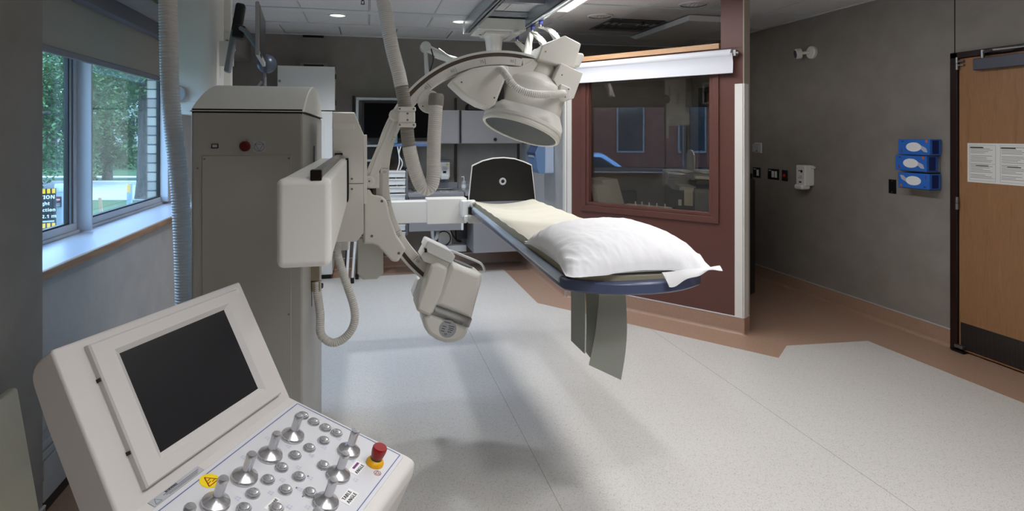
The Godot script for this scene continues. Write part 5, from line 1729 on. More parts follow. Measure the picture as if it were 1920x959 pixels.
func pillow() -> void:
	var nz := FastNoiseLite.new()
	nz.seed = 5
	nz.frequency = 3.6
	nz.fractal_octaves = 3
	nz.fractal_type = FastNoiseLite.FRACTAL_RIDGED
	var at := func(u: float, v: float, top: bool) -> Vector3:
		var a := 2.0 * u - 1.0
		var b := 2.0 * v - 1.0
		var pull := 1.0 - 0.075 * (1.0 - b * b)
		var pull2 := 1.0 - 0.06 * (1.0 - a * a)
		var x := 0.985 + a * 0.292 * pull + 0.03 * b * a * 0.0
		var t := 2.395 - b * 0.352 * pull2
		x += -0.012 * b
		var f := pow(maxf(0.0, 1.0 - pow(absf(a), 3.4)), 0.55) * pow(maxf(0.0, 1.0 - pow(absf(b), 3.4)), 0.55)
		var w := nz.get_noise_2d(x * 1.0 + 0.45 * b * b * a, t * 0.8 + 0.5 * a * a * b)
		var edge := 1.0 - minf(1.0, 1.6 * f)
		var y := 1.110 - 0.022 * maxf(0.0, b) * b * b
		if top:
			y += 0.104 * f + 0.017 * w * minf(1.0, f * 3.0) * (0.35 + 0.65 * edge) - 0.012 * absf(a) * absf(b)
		else:
			y -= 0.05 * minf(1.0, f * 2.2)
		y -= 0.022 * maxf(0.0, absf(a) * absf(b) - 0.35) / 0.65
		y = maxf(y, 1.078)
		return P(x, y, t)
	var g := G.new()
	g.grid(func(u: float, v: float) -> Vector3: return at.call(u, v, true), 90, 110, true)
	g.grid(func(u: float, v: float) -> Vector3: return at.call(u, v, false), 40, 50)
	var p := thing("pillow", "plump white pillow lying on the near end of the exam table", "pillow", Vector3.ZERO)
	obj("pillowcase", g, "linen", p)
	# the open end of the case, hanging over the right front corner
	g = G.new()
	var hem := func(u: float, v: float, k: float) -> Vector3:
		var a: Vector3 = P(1.03, 1.085, 2.028).lerp(P(1.272, 1.094, 2.042), u)
		var drop := lerpf(0.050, 0.012, smoothstep(0.0, 0.75, u)) + 0.004 * sin(u * 14.0)
		return a + Vector3(0.02 * v * (1.0 - u), -drop * v, 0.012 * sin(v * PI * 0.5) + 0.004 * sin(u * 11.0 + v * 2.0)) + Vector3(0, 0, k)
	g.grid(func(u: float, v: float) -> Vector3: return hem.call(u, v, 0.003), 20, 6, true)
	g.grid(func(u: float, v: float) -> Vector3: return hem.call(u, v, 0.0), 20, 6)
	g.grid(func(u: float, v: float) -> Vector3: return hem.call(u, 1.0, 0.003 * v), 20, 1)
	obj("open_hem", g, "linen", p)


# ---------------------------------------------------------------- hoses, the ceiling stand

func hoses() -> void:
	var C := P(0.723, 1.352, 3.25)
	var R := Basis(Vector3.RIGHT, -0.06)
	var raw := [[-0.66, 1.36], [-0.655, 1.1], [-0.647, 0.942], [-0.631, 0.847], [-0.597, 0.658], [-0.563, 0.523], [-0.540, 0.402], [-0.528, 0.307], [-0.520, 0.20], [-0.503, 0.106], [-0.481, 0.025], [-0.455, -0.035], [-0.427, -0.054], [-0.404, -0.036], [-0.393, 0.012], [-0.390, 0.091], [-0.386, 0.199], [-0.378, 0.30], [-0.372, 0.385]]
	var pts := []
	for k in raw.size():
		var z := 0.12 if k < 14 else lerpf(0.12, 0.075, (k - 14) / 4.0)
		pts.append(C + R * Vector3(raw[k][0], raw[k][1], z))
	var all := spline(pts, 0.0026)
	var h := thing("corrugated_hose", "thick ribbed hose dropping from the ceiling through the clamp into a U loop", "hose")
	var pieces := [PackedVector3Array(), PackedVector3Array(), PackedVector3Array()]
	for q in all:
		var y: float = (R.inverse() * (q - C)).y
		var x: float = (R.inverse() * (q - C)).x
		if x < -0.505 and y < 0.46 and y > 0.16:
			pieces[1].append(q)
		elif x < -0.47 and y >= 0.455:
			pieces[0].append(q)
		else:
			pieces[2].append(q)
	var called := ["upper_run", "dark_sleeve", "looped_run"]
	for k in 3:
		obj(called[k], G.new().tube(pieces[k], 0.0350 if k != 1 else 0.0340, 16, 0.0012, 4), "hose_dark" if k == 1 else "hose", h)
	h = thing("corrugated_hose", "narrow ribbed hose looping from the brass latch up behind the lift beam", "hose")
	pts = [P(-0.222, 0.90, 2.985), P(-0.221, 0.85, 2.985), P(-0.215, 0.80, 2.99), P(-0.208, 0.735, 2.99), P(-0.208, 0.665, 2.99), P(-0.188, 0.628, 2.99), P(-0.15, 0.608, 2.99), P(-0.105, 0.622, 2.99), P(-0.066, 0.665, 2.99), P(-0.052, 0.72, 2.99), P(-0.062, 0.79, 2.99), P(-0.092, 0.885, 2.99), P(-0.118, 0.97, 2.99), P(-0.132, 1.03, 2.99), P(-0.132, 1.12, 3.02)]
	obj("ribbed_tube", G.new().tube(spline(pts, 0.0024), 0.0188, 14, 0.0012, 4), "hose", h)
	h = thing("corrugated_hose", "thick pale ribbed hose hanging beside the window in front of the ceiling stand", "hose")
	pts = [P(-0.862, 2.72, 3.03), P(-0.861, 2.40, 3.03), P(-0.861, 2.18, 3.03), P(-0.854, 1.82, 3.03), P(-0.840, 1.632, 3.025), P(-0.822, 1.466, 3.02), P(-0.805, 1.276, 3.015), P(-0.793, 1.038, 3.01), P(-0.786, 0.80, 3.01), P(-0.775, 0.4, 3.05), P(-0.74, 0.1, 3.2), P(-0.70, 0.05, 3.5)]
	obj("ribbed_tube", G.new().tube(spline(pts, 0.0032), 0.0375, 16, 0.0018, 4), "hose", h)

	# the boxed ceiling stand behind the tower
	var cs := thing("ceiling_stand", "large rounded cream ceiling stand column hanging behind the tower", "ceiling stand", P(-1.015, 1.72, 4.25))
	var g := G.new()
	g.T = Transform3D(FLAT, Vector3(0, 0.06, 0))
	g.prism(rounded([Vector3(-0.105, -0.15, 0.012), Vector3(0.105, -0.15, 0.085), Vector3(0.105, 0.15, 0.03), Vector3(-0.105, 0.15, 0.02)], 0.05, 8), 0.0, 0.96, 0.004)
	obj("housing", g, "cream", cs)
	g = G.new()
	g.prism(rounded([Vector3(-0.105, 0.062, 0), Vector2(-0.105, -0.02), Vector2(0.09, -0.02), Vector3(0.09, 0.062, 0)], 0.05, 5), -0.13, 0.148, 0.004)
	obj("rounded_foot", g, "cream", cs)
	obj("side_disc", G.new().disc(Vector3(-0.095, 0.105, 0.15), Vector3(0, 0, 1), 0.05, 0.03, 24, 0.004), "label_grey", cs)
	screw(cs, Vector3(-0.09, 0.105, 0.18), Vector3(0, 0, 1), 0.006)
	obj("inner_mast", G.new().box(Vector3(0.115, 0.40, -0.17), Vector3(0.06, 1.2, 0.05), 0.006), "cream", cs)
	g = G.new()
	g.prism(rounded([Vector3(0.085, 0.40, 0), Vector3(0.085, 0.535, 0), Vector3(0.13, 0.535, 0), Vector2(0.165, 0.50), Vector2(0.175, 0.41), Vector2(0.15, 0.40)], 0.01), -0.14, -0.125, 0.002)
	obj("bracket", g, "putty", cs)
	screw(cs, Vector3(0.125, 0.475, -0.125), Vector3(0, 0, 1), 0.01)

	var mo := thing("flat_monitor", "slim silver flat monitor seen edge-on, held on a folded arm above the tower", "monitor", P(-0.568, 2.135, 3.70), 0.095)
	obj("shell", G.new().span(-0.02, 0.0, -0.145, 0.137, -0.28, 0.29, 0.006), "silver_paint", mo)
	obj("screen", G.new().span(-0.002, 0.002, -0.118, 0.122, -0.26, 0.27), "screen_off", mo)
	obj("button_strip", G.new().span(-0.012, 0.003, -0.139, -0.126, -0.2, -0.1), "black", mo)
	g = G.new().tube(PackedVector3Array([P(-0.03, -0.06, 0.05), P(-0.11, 0.06, 0.25), P(-0.15, 0.10, 0.40)]), 0.014, 8)
	var am := obj("folded_arm", g, "mid_grey", mo)
	g = G.new()
	g.T = Transform3D(Basis(Vector3(0, 0, 1), -0.16), P(-0.195, 0.04, 0.45))
	g.box(Vector3(0, -0.08, 0), Vector3(0.035, 0.27, 0.09), 0.012)
	obj("arm_cover", g, "mid_grey", am)
	g = G.new()
	g.T = Transform3D(Basis(Vector3(0, 0, 1), -0.16), P(-0.175, 0.10, 0.45))
	g.box(Vector3(0, 0.05, 0), Vector3(0.055, 0.22, 0.09), 0.016)
	g.box(Vector3(0.02, -0.02, 0.02), Vector3(0.07, 0.08, 0.1), 0.01)
	obj("black_joint", g, "black", am)
	obj("arm_plate", G.new().box(P(-0.255, -0.04, 0.58), Vector3(0.10, 0.16, 0.02), 0.004), "putty", am)

	var bl := thing("ball_stand", "dull grey ball on thin metal rods standing behind the tower", "stand", P(-0.66, 0, 4.47))
	obj("ball", G.new().lathe(ball(0.064), 32), mat("ball_grey", Color(0.30, 0.33, 0.38), 0.35, 0.3), bl, Vector3(0, 2.06, 0))
	g = G.new().bar(Vector3(-0.01, 0.02, 0), Vector3(-0.012, 2.01, 0), 0.011)
	g.bar(Vector3(-0.16, 1.76, 0.0), Vector3(-0.03, 1.94, 0), 0.010)
	obj("rod", g, "mid_grey", bl)
	obj("foot", G.new().lathe([Vector2(0, 0), Vector2(0.14, 0), Vector2(0.14, 0.015), Vector2(0.03, 0.03), Vector2(0, 0.03)], 24), "mid_grey", bl)


func ball(r: float) -> Array:
	var o := []
	for k in 17:
		var a := -PI / 2 + PI * k / 16
		o.append(Vector2(maxf(cos(a), 0.0) * r, sin(a) * r))
	return o


# ---------------------------------------------------------------- the console in the foreground

func console() -> void:
	# local x points to the user, y up, z from the far end to the near end
	var co := thing("control_console", "large cream control console with dark screen, metal joysticks and red stop button", "control console", P(-0.1771, 0.9483, 1.5651), -0.4445)
	var L := 0.492
	var out := rounded([Vector3(0, 0, 0), Vector3(0.300, -0.108, 0.0), Vector2(0.318, -0.118), Vector2(0.312, -0.15), Vector2(0.268, -0.245), Vector2(0.18, -0.29), Vector2(0.03, -0.28), Vector2(-0.045, -0.11), Vector3(-0.083, 0.004, 0), Vector3(-0.150, 0.142, 0), Vector3(-0.188, 0.232, 0.045), Vector3(-0.1376, 0.272, 0.006)], 0.03, 5)
	var g := G.new()
	g.prism(out, 0.0, L, 0.005)
	obj("housing", g, "console_shell", co)
	g = G.new()
	g.box(Vector3(0.10, -0.60, L / 2), Vector3(0.16, 0.66, 0.30), 0.02)
	obj("pedestal", g, "putty", co)
	g = G.new()
	g.box(Vector3(0.10, -0.925, L / 2), Vector3(0.42, 0.045, 0.44), 0.015)
	obj("pedestal_foot", g, "putty", co)
	# the sloping panel: x to the right for a user, y up the slope, z out of it
	var al := deg_to_rad(19.8)
	var pp := Node3D.new()
	pp.name = "key_panel"
	pp.transform = Transform3D(Basis(Vector3(0, 0, -1), Vector3(-cos(al), sin(al), 0), Vector3(sin(al), cos(al), 0)), Vector3.ZERO)
	co.add_child(pp)
	g = G.new()
	g.prism(rounded([Vector2(-0.008, -0.018), Vector2(-0.484, -0.018), Vector2(-0.484, -0.312), Vector2(-0.008, -0.312)], 0.012), -0.004, 0.0022, 0.001)
	obj("overlay", g, "overlay", pp)
	g = G.new()
	for e in [[Vector2(-0.015, -0.028), Vector2(-0.478, -0.028)], [Vector2(-0.478, -0.028), Vector2(-0.478, -0.303)], [Vector2(-0.478, -0.303), Vector2(-0.015, -0.303)], [Vector2(-0.015, -0.303), Vector2(-0.015, -0.028)]]:
		stroke(g, e[0], e[1], 0.0022, 0.0027)
	obj("blue_outline", g, "ink_blue", pp)
	var stick := G.new().lathe([Vector2(0, 0), Vector2(0.0255, 0), Vector2(0.0255, 0.004), Vector2(0.0245, 0.005), Vector2(0.0240, 0.008), Vector2(0.018, 0.012), Vector2(0.0125, 0.016), Vector2(0.0095, 0.020)], 32).mesh()
	var grip := G.new().lathe([Vector2(0.0090, 0.018), Vector2(0.0092, 0.042), Vector2(0.0100, 0.046), Vector2(0.0100, 0.050), Vector2(0.0082, 0.053), Vector2(0, 0.0537)], 24).mesh()
	var up := Basis(Vector3.RIGHT, PI / 2)
	for q in [[0.1264, 0.0865], [0.2089, 0.0865], [0.2908, 0.0865], [0.3745, 0.0885], [0.0864, 0.206], [0.1682, 0.225], [0.2506, 0.244], [0.336, 0.262], [0.458, 0.09]]:
		var j := obj("joystick_base", stick, "stick_metal", pp)
		j.transform = Transform3D(up, Vector3(-q[0], -q[1], 0.002))
		obj("joystick_grip", grip, "stick_metal", j)
	var key := G.new().lathe([Vector2(0, 0), Vector2(0.0138, 0), Vector2(0.0138, 0.003), Vector2(0.0118, 0.0055), Vector2(0.0095, 0.0058), Vector2(0.0088, 0.0048), Vector2(0.008, 0.0075), Vector2(0.004, 0.0088), Vector2(0, 0.009)], 28).mesh()
	for q in [[0.0477, 0.0635], [0.0509, 0.0942], [0.0507, 0.1254], [0.0497, 0.1545], [0.0923, 0.1458], [0.1347, 0.1351], [0.1748, 0.1249], [0.2229, 0.1249], [0.2683, 0.1241], [0.3151, 0.1243], [0.3543, 0.134], [0.1628, 0.1865], [0.2231, 0.1653], [0.2699, 0.1654], [0.2465, 0.206], [0.3194, 0.1792], [0.40, 0.14], [0.37, 0.185], [0.42, 0.19]]:
		obj("push_button", key, "stick_metal", pp).transform = Transform3D(up, Vector3(-q[0], -q[1], 0.002))
	# emergency stop
	var es := obj("stop_base", G.new().lathe([Vector2(0, 0), Vector2(0.0195, 0), Vector2(0.0195, 0.004), Vector2(0.016, 0.010), Vector2(0.013, 0.012)], 32), "yellow", pp)
	es.transform = Transform3D(up, Vector3(-0.0806, -0.2690, 0.002))
	obj("stop_collar", G.new().lathe([Vector2(0.0125, 0.011), Vector2(0.0125, 0.016)], 28), "green", es)
	obj("stop_knob", G.new().lathe([Vector2(0, 0.0155), Vector2(0.0125, 0.0155), Vector2(0.0145, 0.022), Vector2(0.0160, 0.031), Vector2(0.0160, 0.038), Vector2(0.0145, 0.0405), Vector2(0, 0.0407)], 36), "red", es)
	g = G.new()
	for k in 24:
		var a := TAU * k / 24
		var b := TAU * (k + 1) / 24
		stroke(g, Vector2(-0.105 + cos(a) * 0.0075, -0.288 + sin(a) * 0.0075), Vector2(-0.105 + cos(b) * 0.0075, -0.288 + sin(b) * 0.0075), 0.0012, 0.0027)
	for k in 3:
		var a := TAU * k / 3 + 0.5
		var b := TAU * (k + 1) / 3 + 0.5
		stroke(g, Vector2(-0.105 + cos(a) * 0.006, -0.288 + sin(a) * 0.006), Vector2(-0.105 + cos(b) * 0.006, -0.288 + sin(b) * 0.006), 0.0012, 0.0027)
	obj("stop_symbol", g, "red", pp)
	# stickers and small printed signs
	var at := func(a: float, b: float, z := 0.003) -> Transform3D:
		return Transform3D(Basis.IDENTITY, Vector3(-a, -b, z))
	for q in [["TABLE", "ANGLE", 0.206, 0.2725], ["", "ANGLE", 0.120, 0.2455]]:
		var st := obj("sticker", G.new().box(Vector3(-q[2], -q[3], 0.0026), Vector3(0.042, 0.024, 0.0006)), "white_gloss", pp)
		if q[0]:
			text(q[0], 0.0075, "ink", st, at.call(q[2], q[3] - 0.0055, 0.0032), true)
		else:
			obj("smudged_line", G.new().box(Vector3(-q[2] + 0.004, -q[3] + 0.0055, 0.0031), Vector3(0.024, 0.0055, 0.0002)), mat("smudge", Color(0.45, 0.2, 0.45), 0.6), st)
		text(q[1], 0.0075, "ink", st, at.call(q[2], q[3] + 0.006, 0.0032), true)
	var s3 := obj("sticker", G.new().box(Vector3(-0.3130, -0.166, 0.0026), Vector3(0.036, 0.012, 0.0006)), "white_gloss", pp)
	text("ment", 0.007, "ink", s3, at.call(0.311, 0.166, 0.0032), true)
	g = G.new().disc(Vector3(-0.335, -0.044, 0.0022), Vector3(0, 0, 1), 0.0185, 0.0006, 32)
	var ys := obj("yellow_sticker", g, "warning_yellow", pp)
	g = G.new()
	for k in 3:
		var a := TAU * k / 3 + PI / 2
		var b := TAU * (k + 1) / 3 + PI / 2
		stroke(g, Vector2(-0.335 + cos(a) * 0.0145, -0.046 + sin(a) * 0.0145), Vector2(-0.335 + cos(b) * 0.0145, -0.046 + sin(b) * 0.0145), 0.0018, 0.0032)
	for e in [[-0.004, 0.0], [0.004, -0.002], [0.0, 0.005]]:
		stroke(g, Vector2(-0.335 + e[0] - 0.004, -0.047 + e[1]), Vector2(-0.335 + e[0] + 0.004, -0.046 + e[1]), 0.0016, 0.0032)
	obj("warning_triangle", g, "red", ys)
	g = G.new()
	for q in [[0.035, 0.097], [0.04, 0.135], [0.062, 0.168], [0.11, 0.158], [0.15, 0.15], [0.158, 0.098], [0.165, 0.05], [0.245, 0.05], [0.20, 0.15], [0.25, 0.145], [0.292, 0.148], [0.34, 0.11], [0.21, 0.185], [0.25, 0.185], [0.30, 0.195], [0.105, 0.225], [0.155, 0.26], [0.28, 0.222], [0.41, 0.065], [0.43, 0.06]]:
		var c := Vector2(-q[0], -q[1])
		stroke(g, c + Vector2(-0.006, -0.003), c + Vector2(0.006, -0.003), 0.0012, 0.0026)
		stroke(g, c + Vector2(-0.004, 0.003), c + Vector2(0.004, 0.004), 0.0012, 0.0026)
		stroke(g, c + Vector2(-0.003, -0.006), c + Vector2(-0.002, 0.006), 0.0012, 0.0026)
		stroke(g, c + Vector2(0.004, -0.005), c + Vector2(0.003, 0.005), 0.0012, 0.0026)
	obj("printed_icons", g, "ink_pale", pp)
	g = G.new()
	for q in [[0.208, 0.178], [0.25, 0.178], [0.30, 0.125], [0.235, 0.212], [0.262, 0.20], [0.15, 0.175], [0.175, 0.19], [0.06, 0.27], [0.33, 0.19]]:
		g.disc(Vector3(-q[0], -q[1], 0.002), Vector3(0, 0, 1), 0.0018, 0.0012, 10)
	obj("indicator_dots", g, "mid_grey", pp)
	# warning strip along the crease
	var ws := obj("warning_label", G.new().box(Vector3(-0.377, -0.0085, 0.0008), Vector3(0.12, 0.0155, 0.0012)), "label_grey", pp)
	text("WARNING", 0.0042, "ink", ws, at.call(0.388, 0.0045, 0.0016), true)
	g = G.new()
	for k in 3:
		g.box(Vector3(-0.366, -0.0075 - 0.0028 * k, 0.0016), Vector3(0.086 - 0.008 * k, 0.0011, 0.0004))
	for e in [[Vector2(-0.432, -0.014), Vector2(-0.4185, -0.014)], [Vector2(-0.4185, -0.014), Vector2(-0.425, -0.003)], [Vector2(-0.425, -0.003), Vector2(-0.432, -0.014)]]:
		stroke(g, e[0], e[1], 0.0010, 0.0017)
	obj("printed_lines", g, "print_grey", ws)

	# the leaning screen: x to the right for a user, y up, z out of it
	var be := deg_to_rad(63.0)
	var sc := Node3D.new()
	sc.name = "screen_unit"
	sc.transform = Transform3D(Basis(Vector3(0, 0, -1), Vector3(-cos(be), sin(be), 0), Vector3(sin(be), cos(be), 0)), Vector3.ZERO)
	co.add_child(sc)
	var a0 := Rect2(-0.437, 0.022, 0.399, 0.267)
	var bz := G.new()
	bevel_frame(bz, a0, Rect2(-0.395, 0.050, 0.313, 0.214), 0.013, 0.013, true)
	bevel_frame(bz, Rect2(-0.395, 0.050, 0.313, 0.214), Rect2(-0.3805, 0.0615, 0.2855, 0.192), 0.013, 0.004, false)
	obj("bezel", bz, "console_shell", sc)
	obj("dark_screen", G.new().box(Vector3(-0.2378, 0.1575, 0.0035), Vector3(0.287, 0.194, 0.003)), "screen_off", sc)
	for q in [[-0.4375, 0.225], [-0.4375, 0.09]]:
		obj("clip_notch", G.new().box(Vector3(q[0], q[1], 0.004), Vector3(0.004, 0.006, 0.008)), "black", sc)
	g = G.new().disc(Vector3(-0.0255, 0.285, 0.0), Vector3(0, 0, 1), 0.0095, 0.0008, 28)
	var em := obj("round_emblem", g, mat("emblem_blue", Color(0.52, 0.57, 0.68), 0.35, 0.4), sc)
	g = G.new()
	for r in [0.0078]:
		for k in 24:
			var a := TAU * k / 24
			var b := TAU * (k + 1) / 24
			stroke(g, Vector2(-0.0255 + cos(a) * r, 0.285 + sin(a) * r), Vector2(-0.0255 + cos(b) * r, 0.285 + sin(b) * r), 0.0009, 0.0012)
	for k in 2:
		var c := Vector2(-0.0285 + 0.006 * k, 0.285)
		for m in 10:
			var a := TAU * m / 12 + (0.6 if k == 0 else 2.4)
			var b := TAU * (m + 1) / 12 + (0.6 if k == 0 else 2.4)
			stroke(g, c + Vector2(cos(a) * 0.0026, sin(a) * 0.0036), c + Vector2(cos(b) * 0.0026, sin(b) * 0.0036), 0.0008, 0.0012)
		stroke(g, c + Vector2(0.0, -0.0006), c + Vector2(0.0026, -0.0006), 0.0008, 0.0012)
	obj("emblem_print", g, "white", em)
	for q in [[-0.05, 0.309], [-0.2, 0.309], [-0.38, 0.309]]:
		obj("seam_mark", G.new().box(Vector3(q[0], q[1] - 0.012, -0.012), Vector3(0.003, 0.006, 0.004)), "dark_grey", sc)


func bevel_frame(g: G, o: Rect2, i: Rect2, zo: float, zi: float, walls: bool) -> void:
	# a frame whose face slopes from zo at its rim to zi at its opening, with side walls down to the surface
	var a := [o.position, Vector2(o.end.x, o.position.y), o.end, Vector2(o.position.x, o.end.y)]
	var b := [i.position, Vector2(i.end.x, i.position.y), i.end, Vector2(i.position.x, i.end.y)]
	for k in 4:
		var m := (k + 1) % 4
		var p0 := g.v3(a[k], zo)
		var p1 := g.v3(a[m], zo)
		var q0 := g.v3(b[k], zi)
		var q1 := g.v3(b[m], zi)
		if walls:
			var c: Vector2 = (o.position + o.end) / 2
			var r := 0.003
			var ins := func(p: Vector2) -> Vector2: return p + Vector2(signf(c.x - p.x), signf(c.y - p.y)) * r
			var s0 := g.v3(ins.call(a[k]), zo)
			var s1 := g.v3(ins.call(a[m]), zo)
			var e: Vector2 = (a[m] - a[k]).normalized()
			var nn := Vector3(e.y, -e.x, 0)
			g.quad(g.v3(a[k], -0.002), g.v3(a[m], -0.002), g.v3(a[m], zo - r), g.v3(a[k], zo - r), nn)
			g.quad(g.v3(a[k], zo - r), g.v3(a[m], zo - r), s1, s0, (nn + Vector3(0, 0, 1)).normalized())
			p0 = s0
			p1 = s1
		var nz := (p1 - p0).cross(q0 - p0).normalized()
		if nz.z < 0:
			nz = -nz
		g.quad(p0, p1, q1, q0, nz)


# ---------------------------------------------------------------- outside the window

func E(X: float, y: float, Z: float) -> Vector3:
	# the street runs square to the camera's own heading: X along it, Z away from the building
	var c := cos(0.23171)
	var s := sin(0.23171)
	return P(X * c + Z * s, y, Z * c - X * s)


func strip(called: String, label: String, m, x0: float, x1: float, z0: float, z1: float, y: float, parent: Node = null) -> MeshInstance3D:
	var g := G.new()
	g.quad(E(x0, y, z0), E(x1, y, z0), E(x1, y, z1), E(x0, y, z1), Vector3.UP)
	g.quad(E(x0, y - 0.1, z0), E(x1, y - 0.1, z0), E(x1, y, z0), E(x0, y, z0))
	var o := obj(called, g, m, parent)
	if parent == null:
		o.set_meta("kind", "structure")
		o.set_meta("label", label)
	return o


func outdoors() -> void:
	var grass := noise_tex(512, 0.05, [[0.0, Color(0.13, 0.23, 0.09)], [0.5, Color(0.22, 0.34, 0.13)], [1.0, Color(0.30, 0.42, 0.19)]], 21, FastNoiseLite.TYPE_SIMPLEX_SMOOTH, 5)
	speckled("grass", grass, 0.4, 0.95)
	speckled("asphalt", noise_tex(256, 0.03, [[0.0, Color(0.60, 0.61, 0.62)], [1.0, Color(0.70, 0.71, 0.72)]], 22), 0.25, 0.9)
	mat("concrete", Color(0.78, 0.78, 0.76), 0.9)
	speckled("bark", noise_tex(256, 0.03, [[0.0, Color(0.20, 0.18, 0.16)], [0.5, Color(0.36, 0.33, 0.30)], [1.0, Color(0.48, 0.45, 0.41)]], 23, FastNoiseLite.TYPE_SIMPLEX, 4), 1.0, 0.95).uv1_scale = Vector3(5, 0.8, 5)
	mat("siding", Color(0.86, 0.86, 0.82), 0.8)
	mat("roof", Color(0.3, 0.28, 0.27), 0.9)
	mat("far_glass", Color(0.12, 0.15, 0.18), 0.1)
	mat("galvanised", Color(0.62, 0.66, 0.68), 0.5, 0.3)
	mat("stake_wood", Color(0.62, 0.52, 0.40), 0.85)
	mat("red_brick", Color(0.36, 0.19, 0.15), 0.9)
	mat("car_blue", Color(0.55, 0.66, 0.80), 0.25, 0.2)
	var gy := -0.3
	var gr := G.new()
	gr.box(Vector3(-35, gy - 0.26, -10), Vector3(66, 0.5, 120))
	var ground := obj("ground_lawn", gr, "grass")
	ground.set_meta("kind", "structure")
	ground.set_meta("label", "green lawn outside the window")
	strip("road", "pale asphalt street beyond the lawn", "asphalt", -60, 30, 17.7, 23.3, gy + 0.0)
	strip("kerb", "pale concrete kerb on the far side of the street", "concrete", -60, 30, 23.3, 23.7, gy + 0.1)
	strip("sidewalk", "pale concrete footpath across the far lawn", "concrete", -60, 30, 26.6, 27.5, gy + 0.02)
	# the yard beyond rises a little
	var hg := G.new()
	hg.grid(func(u: float, v: float) -> Vector3: return E(-60.0 + 90.0 * u, gy + 0.01 + 0.9 * smoothstep(0.15, 1.0, v), 27.5 + 30.0 * v), 10, 12)
	var hill := obj("hill_lawn", hg, "grass")
	hill.set_meta("kind", "structure")
	hill.set_meta("label", "gently rising lawn across the street")

	house(Vector2(-25.5, 44.0))
	# trees: crown centre, radii, leaves
	tree("street_tree", "broad street tree whose thick furrowed trunk stands at the near kerb", Vector2(-10.74, 18.1), 0.235, 7.0, [[-11.2, 3.55, 17.5, 1.7, 1.25, 1.2], [-10.4, 4.6, 18.0, 1.8, 1.4, 1.4]], 9000, 31, 0.115)
	tree("street_tree", "leafy street tree with low hanging crown on the far side of the road", Vector2(-16.85, 25.7), 0.17, 5.0, [[-16.5, 2.1, 24.8, 1.55, 2.25, 1.2], [-18.0, 3.9, 25.6, 2.0, 1.7, 1.6]], 17000, 32, 0.14)
	tree("street_tree", "dense tree filling the left pane, a bare branch across it", Vector2(-18.6, 22.6), 0.2, 5.5, [[-16.2, 2.35, 21.6, 2.0, 2.4, 1.3], [-18.6, 3.2, 22.2, 1.9, 2.8, 1.8]], 17000, 33, 0.13)
	tree("yard_tree", "large tree standing behind the street trees across the road", Vector2(-27.0, 36.0), 0.35, 8.0, [[-27.0, 5.6, 36.0, 6.0, 5.0, 3.0], [-20.4, 6.6, 36.0, 3.6, 3.0, 2.0], [-32.0, 4.0, 34.0, 4.0, 3.6, 3.0]], 14000, 34, 0.3)
	for s in [[-21.3, 33.5, 0.85, "rounded dark green shrub left of the house porch"], [-20.1, 33.0, 0.7, "rounded dark green shrub in front of the house porch"], [-26.0, 33.5, 0.9, "rounded dark green shrub at the edge of the far lawn"]]:
		var b := thing("shrub", s[3], "shrub", E(s[0], gy + 0.25, s[1]))
		obj("stem", G.new().bar(Vector3(0, -0.3, 0), Vector3(0, 0.4, 0), 0.05, 8), "bark", b)
		leaves(b, [[0.0, 0.5, 0.0, s[2], s[2] * 0.8, s[2]]], 500, 40, 0.16)

	# bollard with its sign, caution board, stakes
	var bo := thing("bollard", "thick galvanised bollard post with collar and small red sign", "bollard", E(-9.10, gy, 12.45))
	obj("post", G.new().lathe([Vector2(0, 0), Vector2(0.097, 0), Vector2(0.097, 0.72)], 24), "galvanised", bo)
	obj("cap", G.new().lathe([Vector2(0.097, 0.715), Vector2(0.105, 0.72), Vector2(0.105, 0.86), Vector2(0.09, 0.88), Vector2(0, 0.885)], 24), "galvanised", bo)
	var face := Basis(Vector3.UP, -0.23171 + 0.45).scaled(Vector3(0.8, 0.8, 0.8))
	var sg := Node3D.new()
	sg.name = "warning_sign"
	sg.transform = Transform3D(face, Basis(Vector3.UP, -0.23171) * Vector3(0.02, 0.53, 0.135))
	bo.add_child(sg)
	obj("plate", G.new().box(Vector3.ZERO, Vector3(0.19, 0.26, 0.008), 0.002, 1), "black", sg)
	obj("red_disc", G.new().disc(Vector3(0, 0.055, 0.004), Vector3(0, 0, 1), 0.066, 0.002, 28), "red", sg)
	obj("white_bar", G.new().box(Vector3(0, 0.055, 0.007), Vector3(0.11, 0.034, 0.002)), "white", sg)
	text("STOP", 0.026, "red", sg, Transform3D(Basis.IDENTITY, Vector3(0, 0.055, 0.0085)), true)
	var tl := G.new()
	for k in 4:
		tl.box(Vector3(0, -0.04 - 0.022 * k, 0.005), Vector3(0.13 - 0.02 * (k % 2), 0.009, 0.001))
	obj("printed_lines", tl, "label_grey", sg)

	var cb := thing("caution_board", "black and yellow height caution board standing on the lawn by the bollard", "sign", E(-9.13, gy, 11.7), -0.23171 + 0.62)
	cb.position = E(-8.79, gy, 11.75)
	var bx := Vector3(-0.14, 0, 0)
	obj("panel", G.new().box(bx + Vector3(0, 0.46, 0), Vector3(0.46, 0.78, 0.03), 0.004, 1), "black", cb)
	for x in [-0.18, 0.18]:
		obj("leg", G.new().box(bx + Vector3(x, 0.05, 0), Vector3(0.03, 0.1, 0.03)), "black", cb)
	for y in [0.80, 0.145]:
		for k in 6:
			obj("hazard_stripe", G.new().box(bx + Vector3(-0.19 + 0.076 * k, y, 0.0155), Vector3(0.05, 0.09, 0.002)), "yellow", cb)
	var yy := 0.685
	for s in [["CAUTION", 0.068], ["Height", 0.06], ["Restriction", 0.06], ["6'8\" / 2.1 m", 0.062]]:
		text(s[0], s[1], "white", cb, Transform3D(Basis.IDENTITY, bx + Vector3(0, yy, 0.0165)), true)
		yy -= 0.122
	obj("printed_lines", G.new().box(bx + Vector3(0, 0.225, 0.016), Vector3(0.40, 0.03, 0.001)), "label_grey", cb)
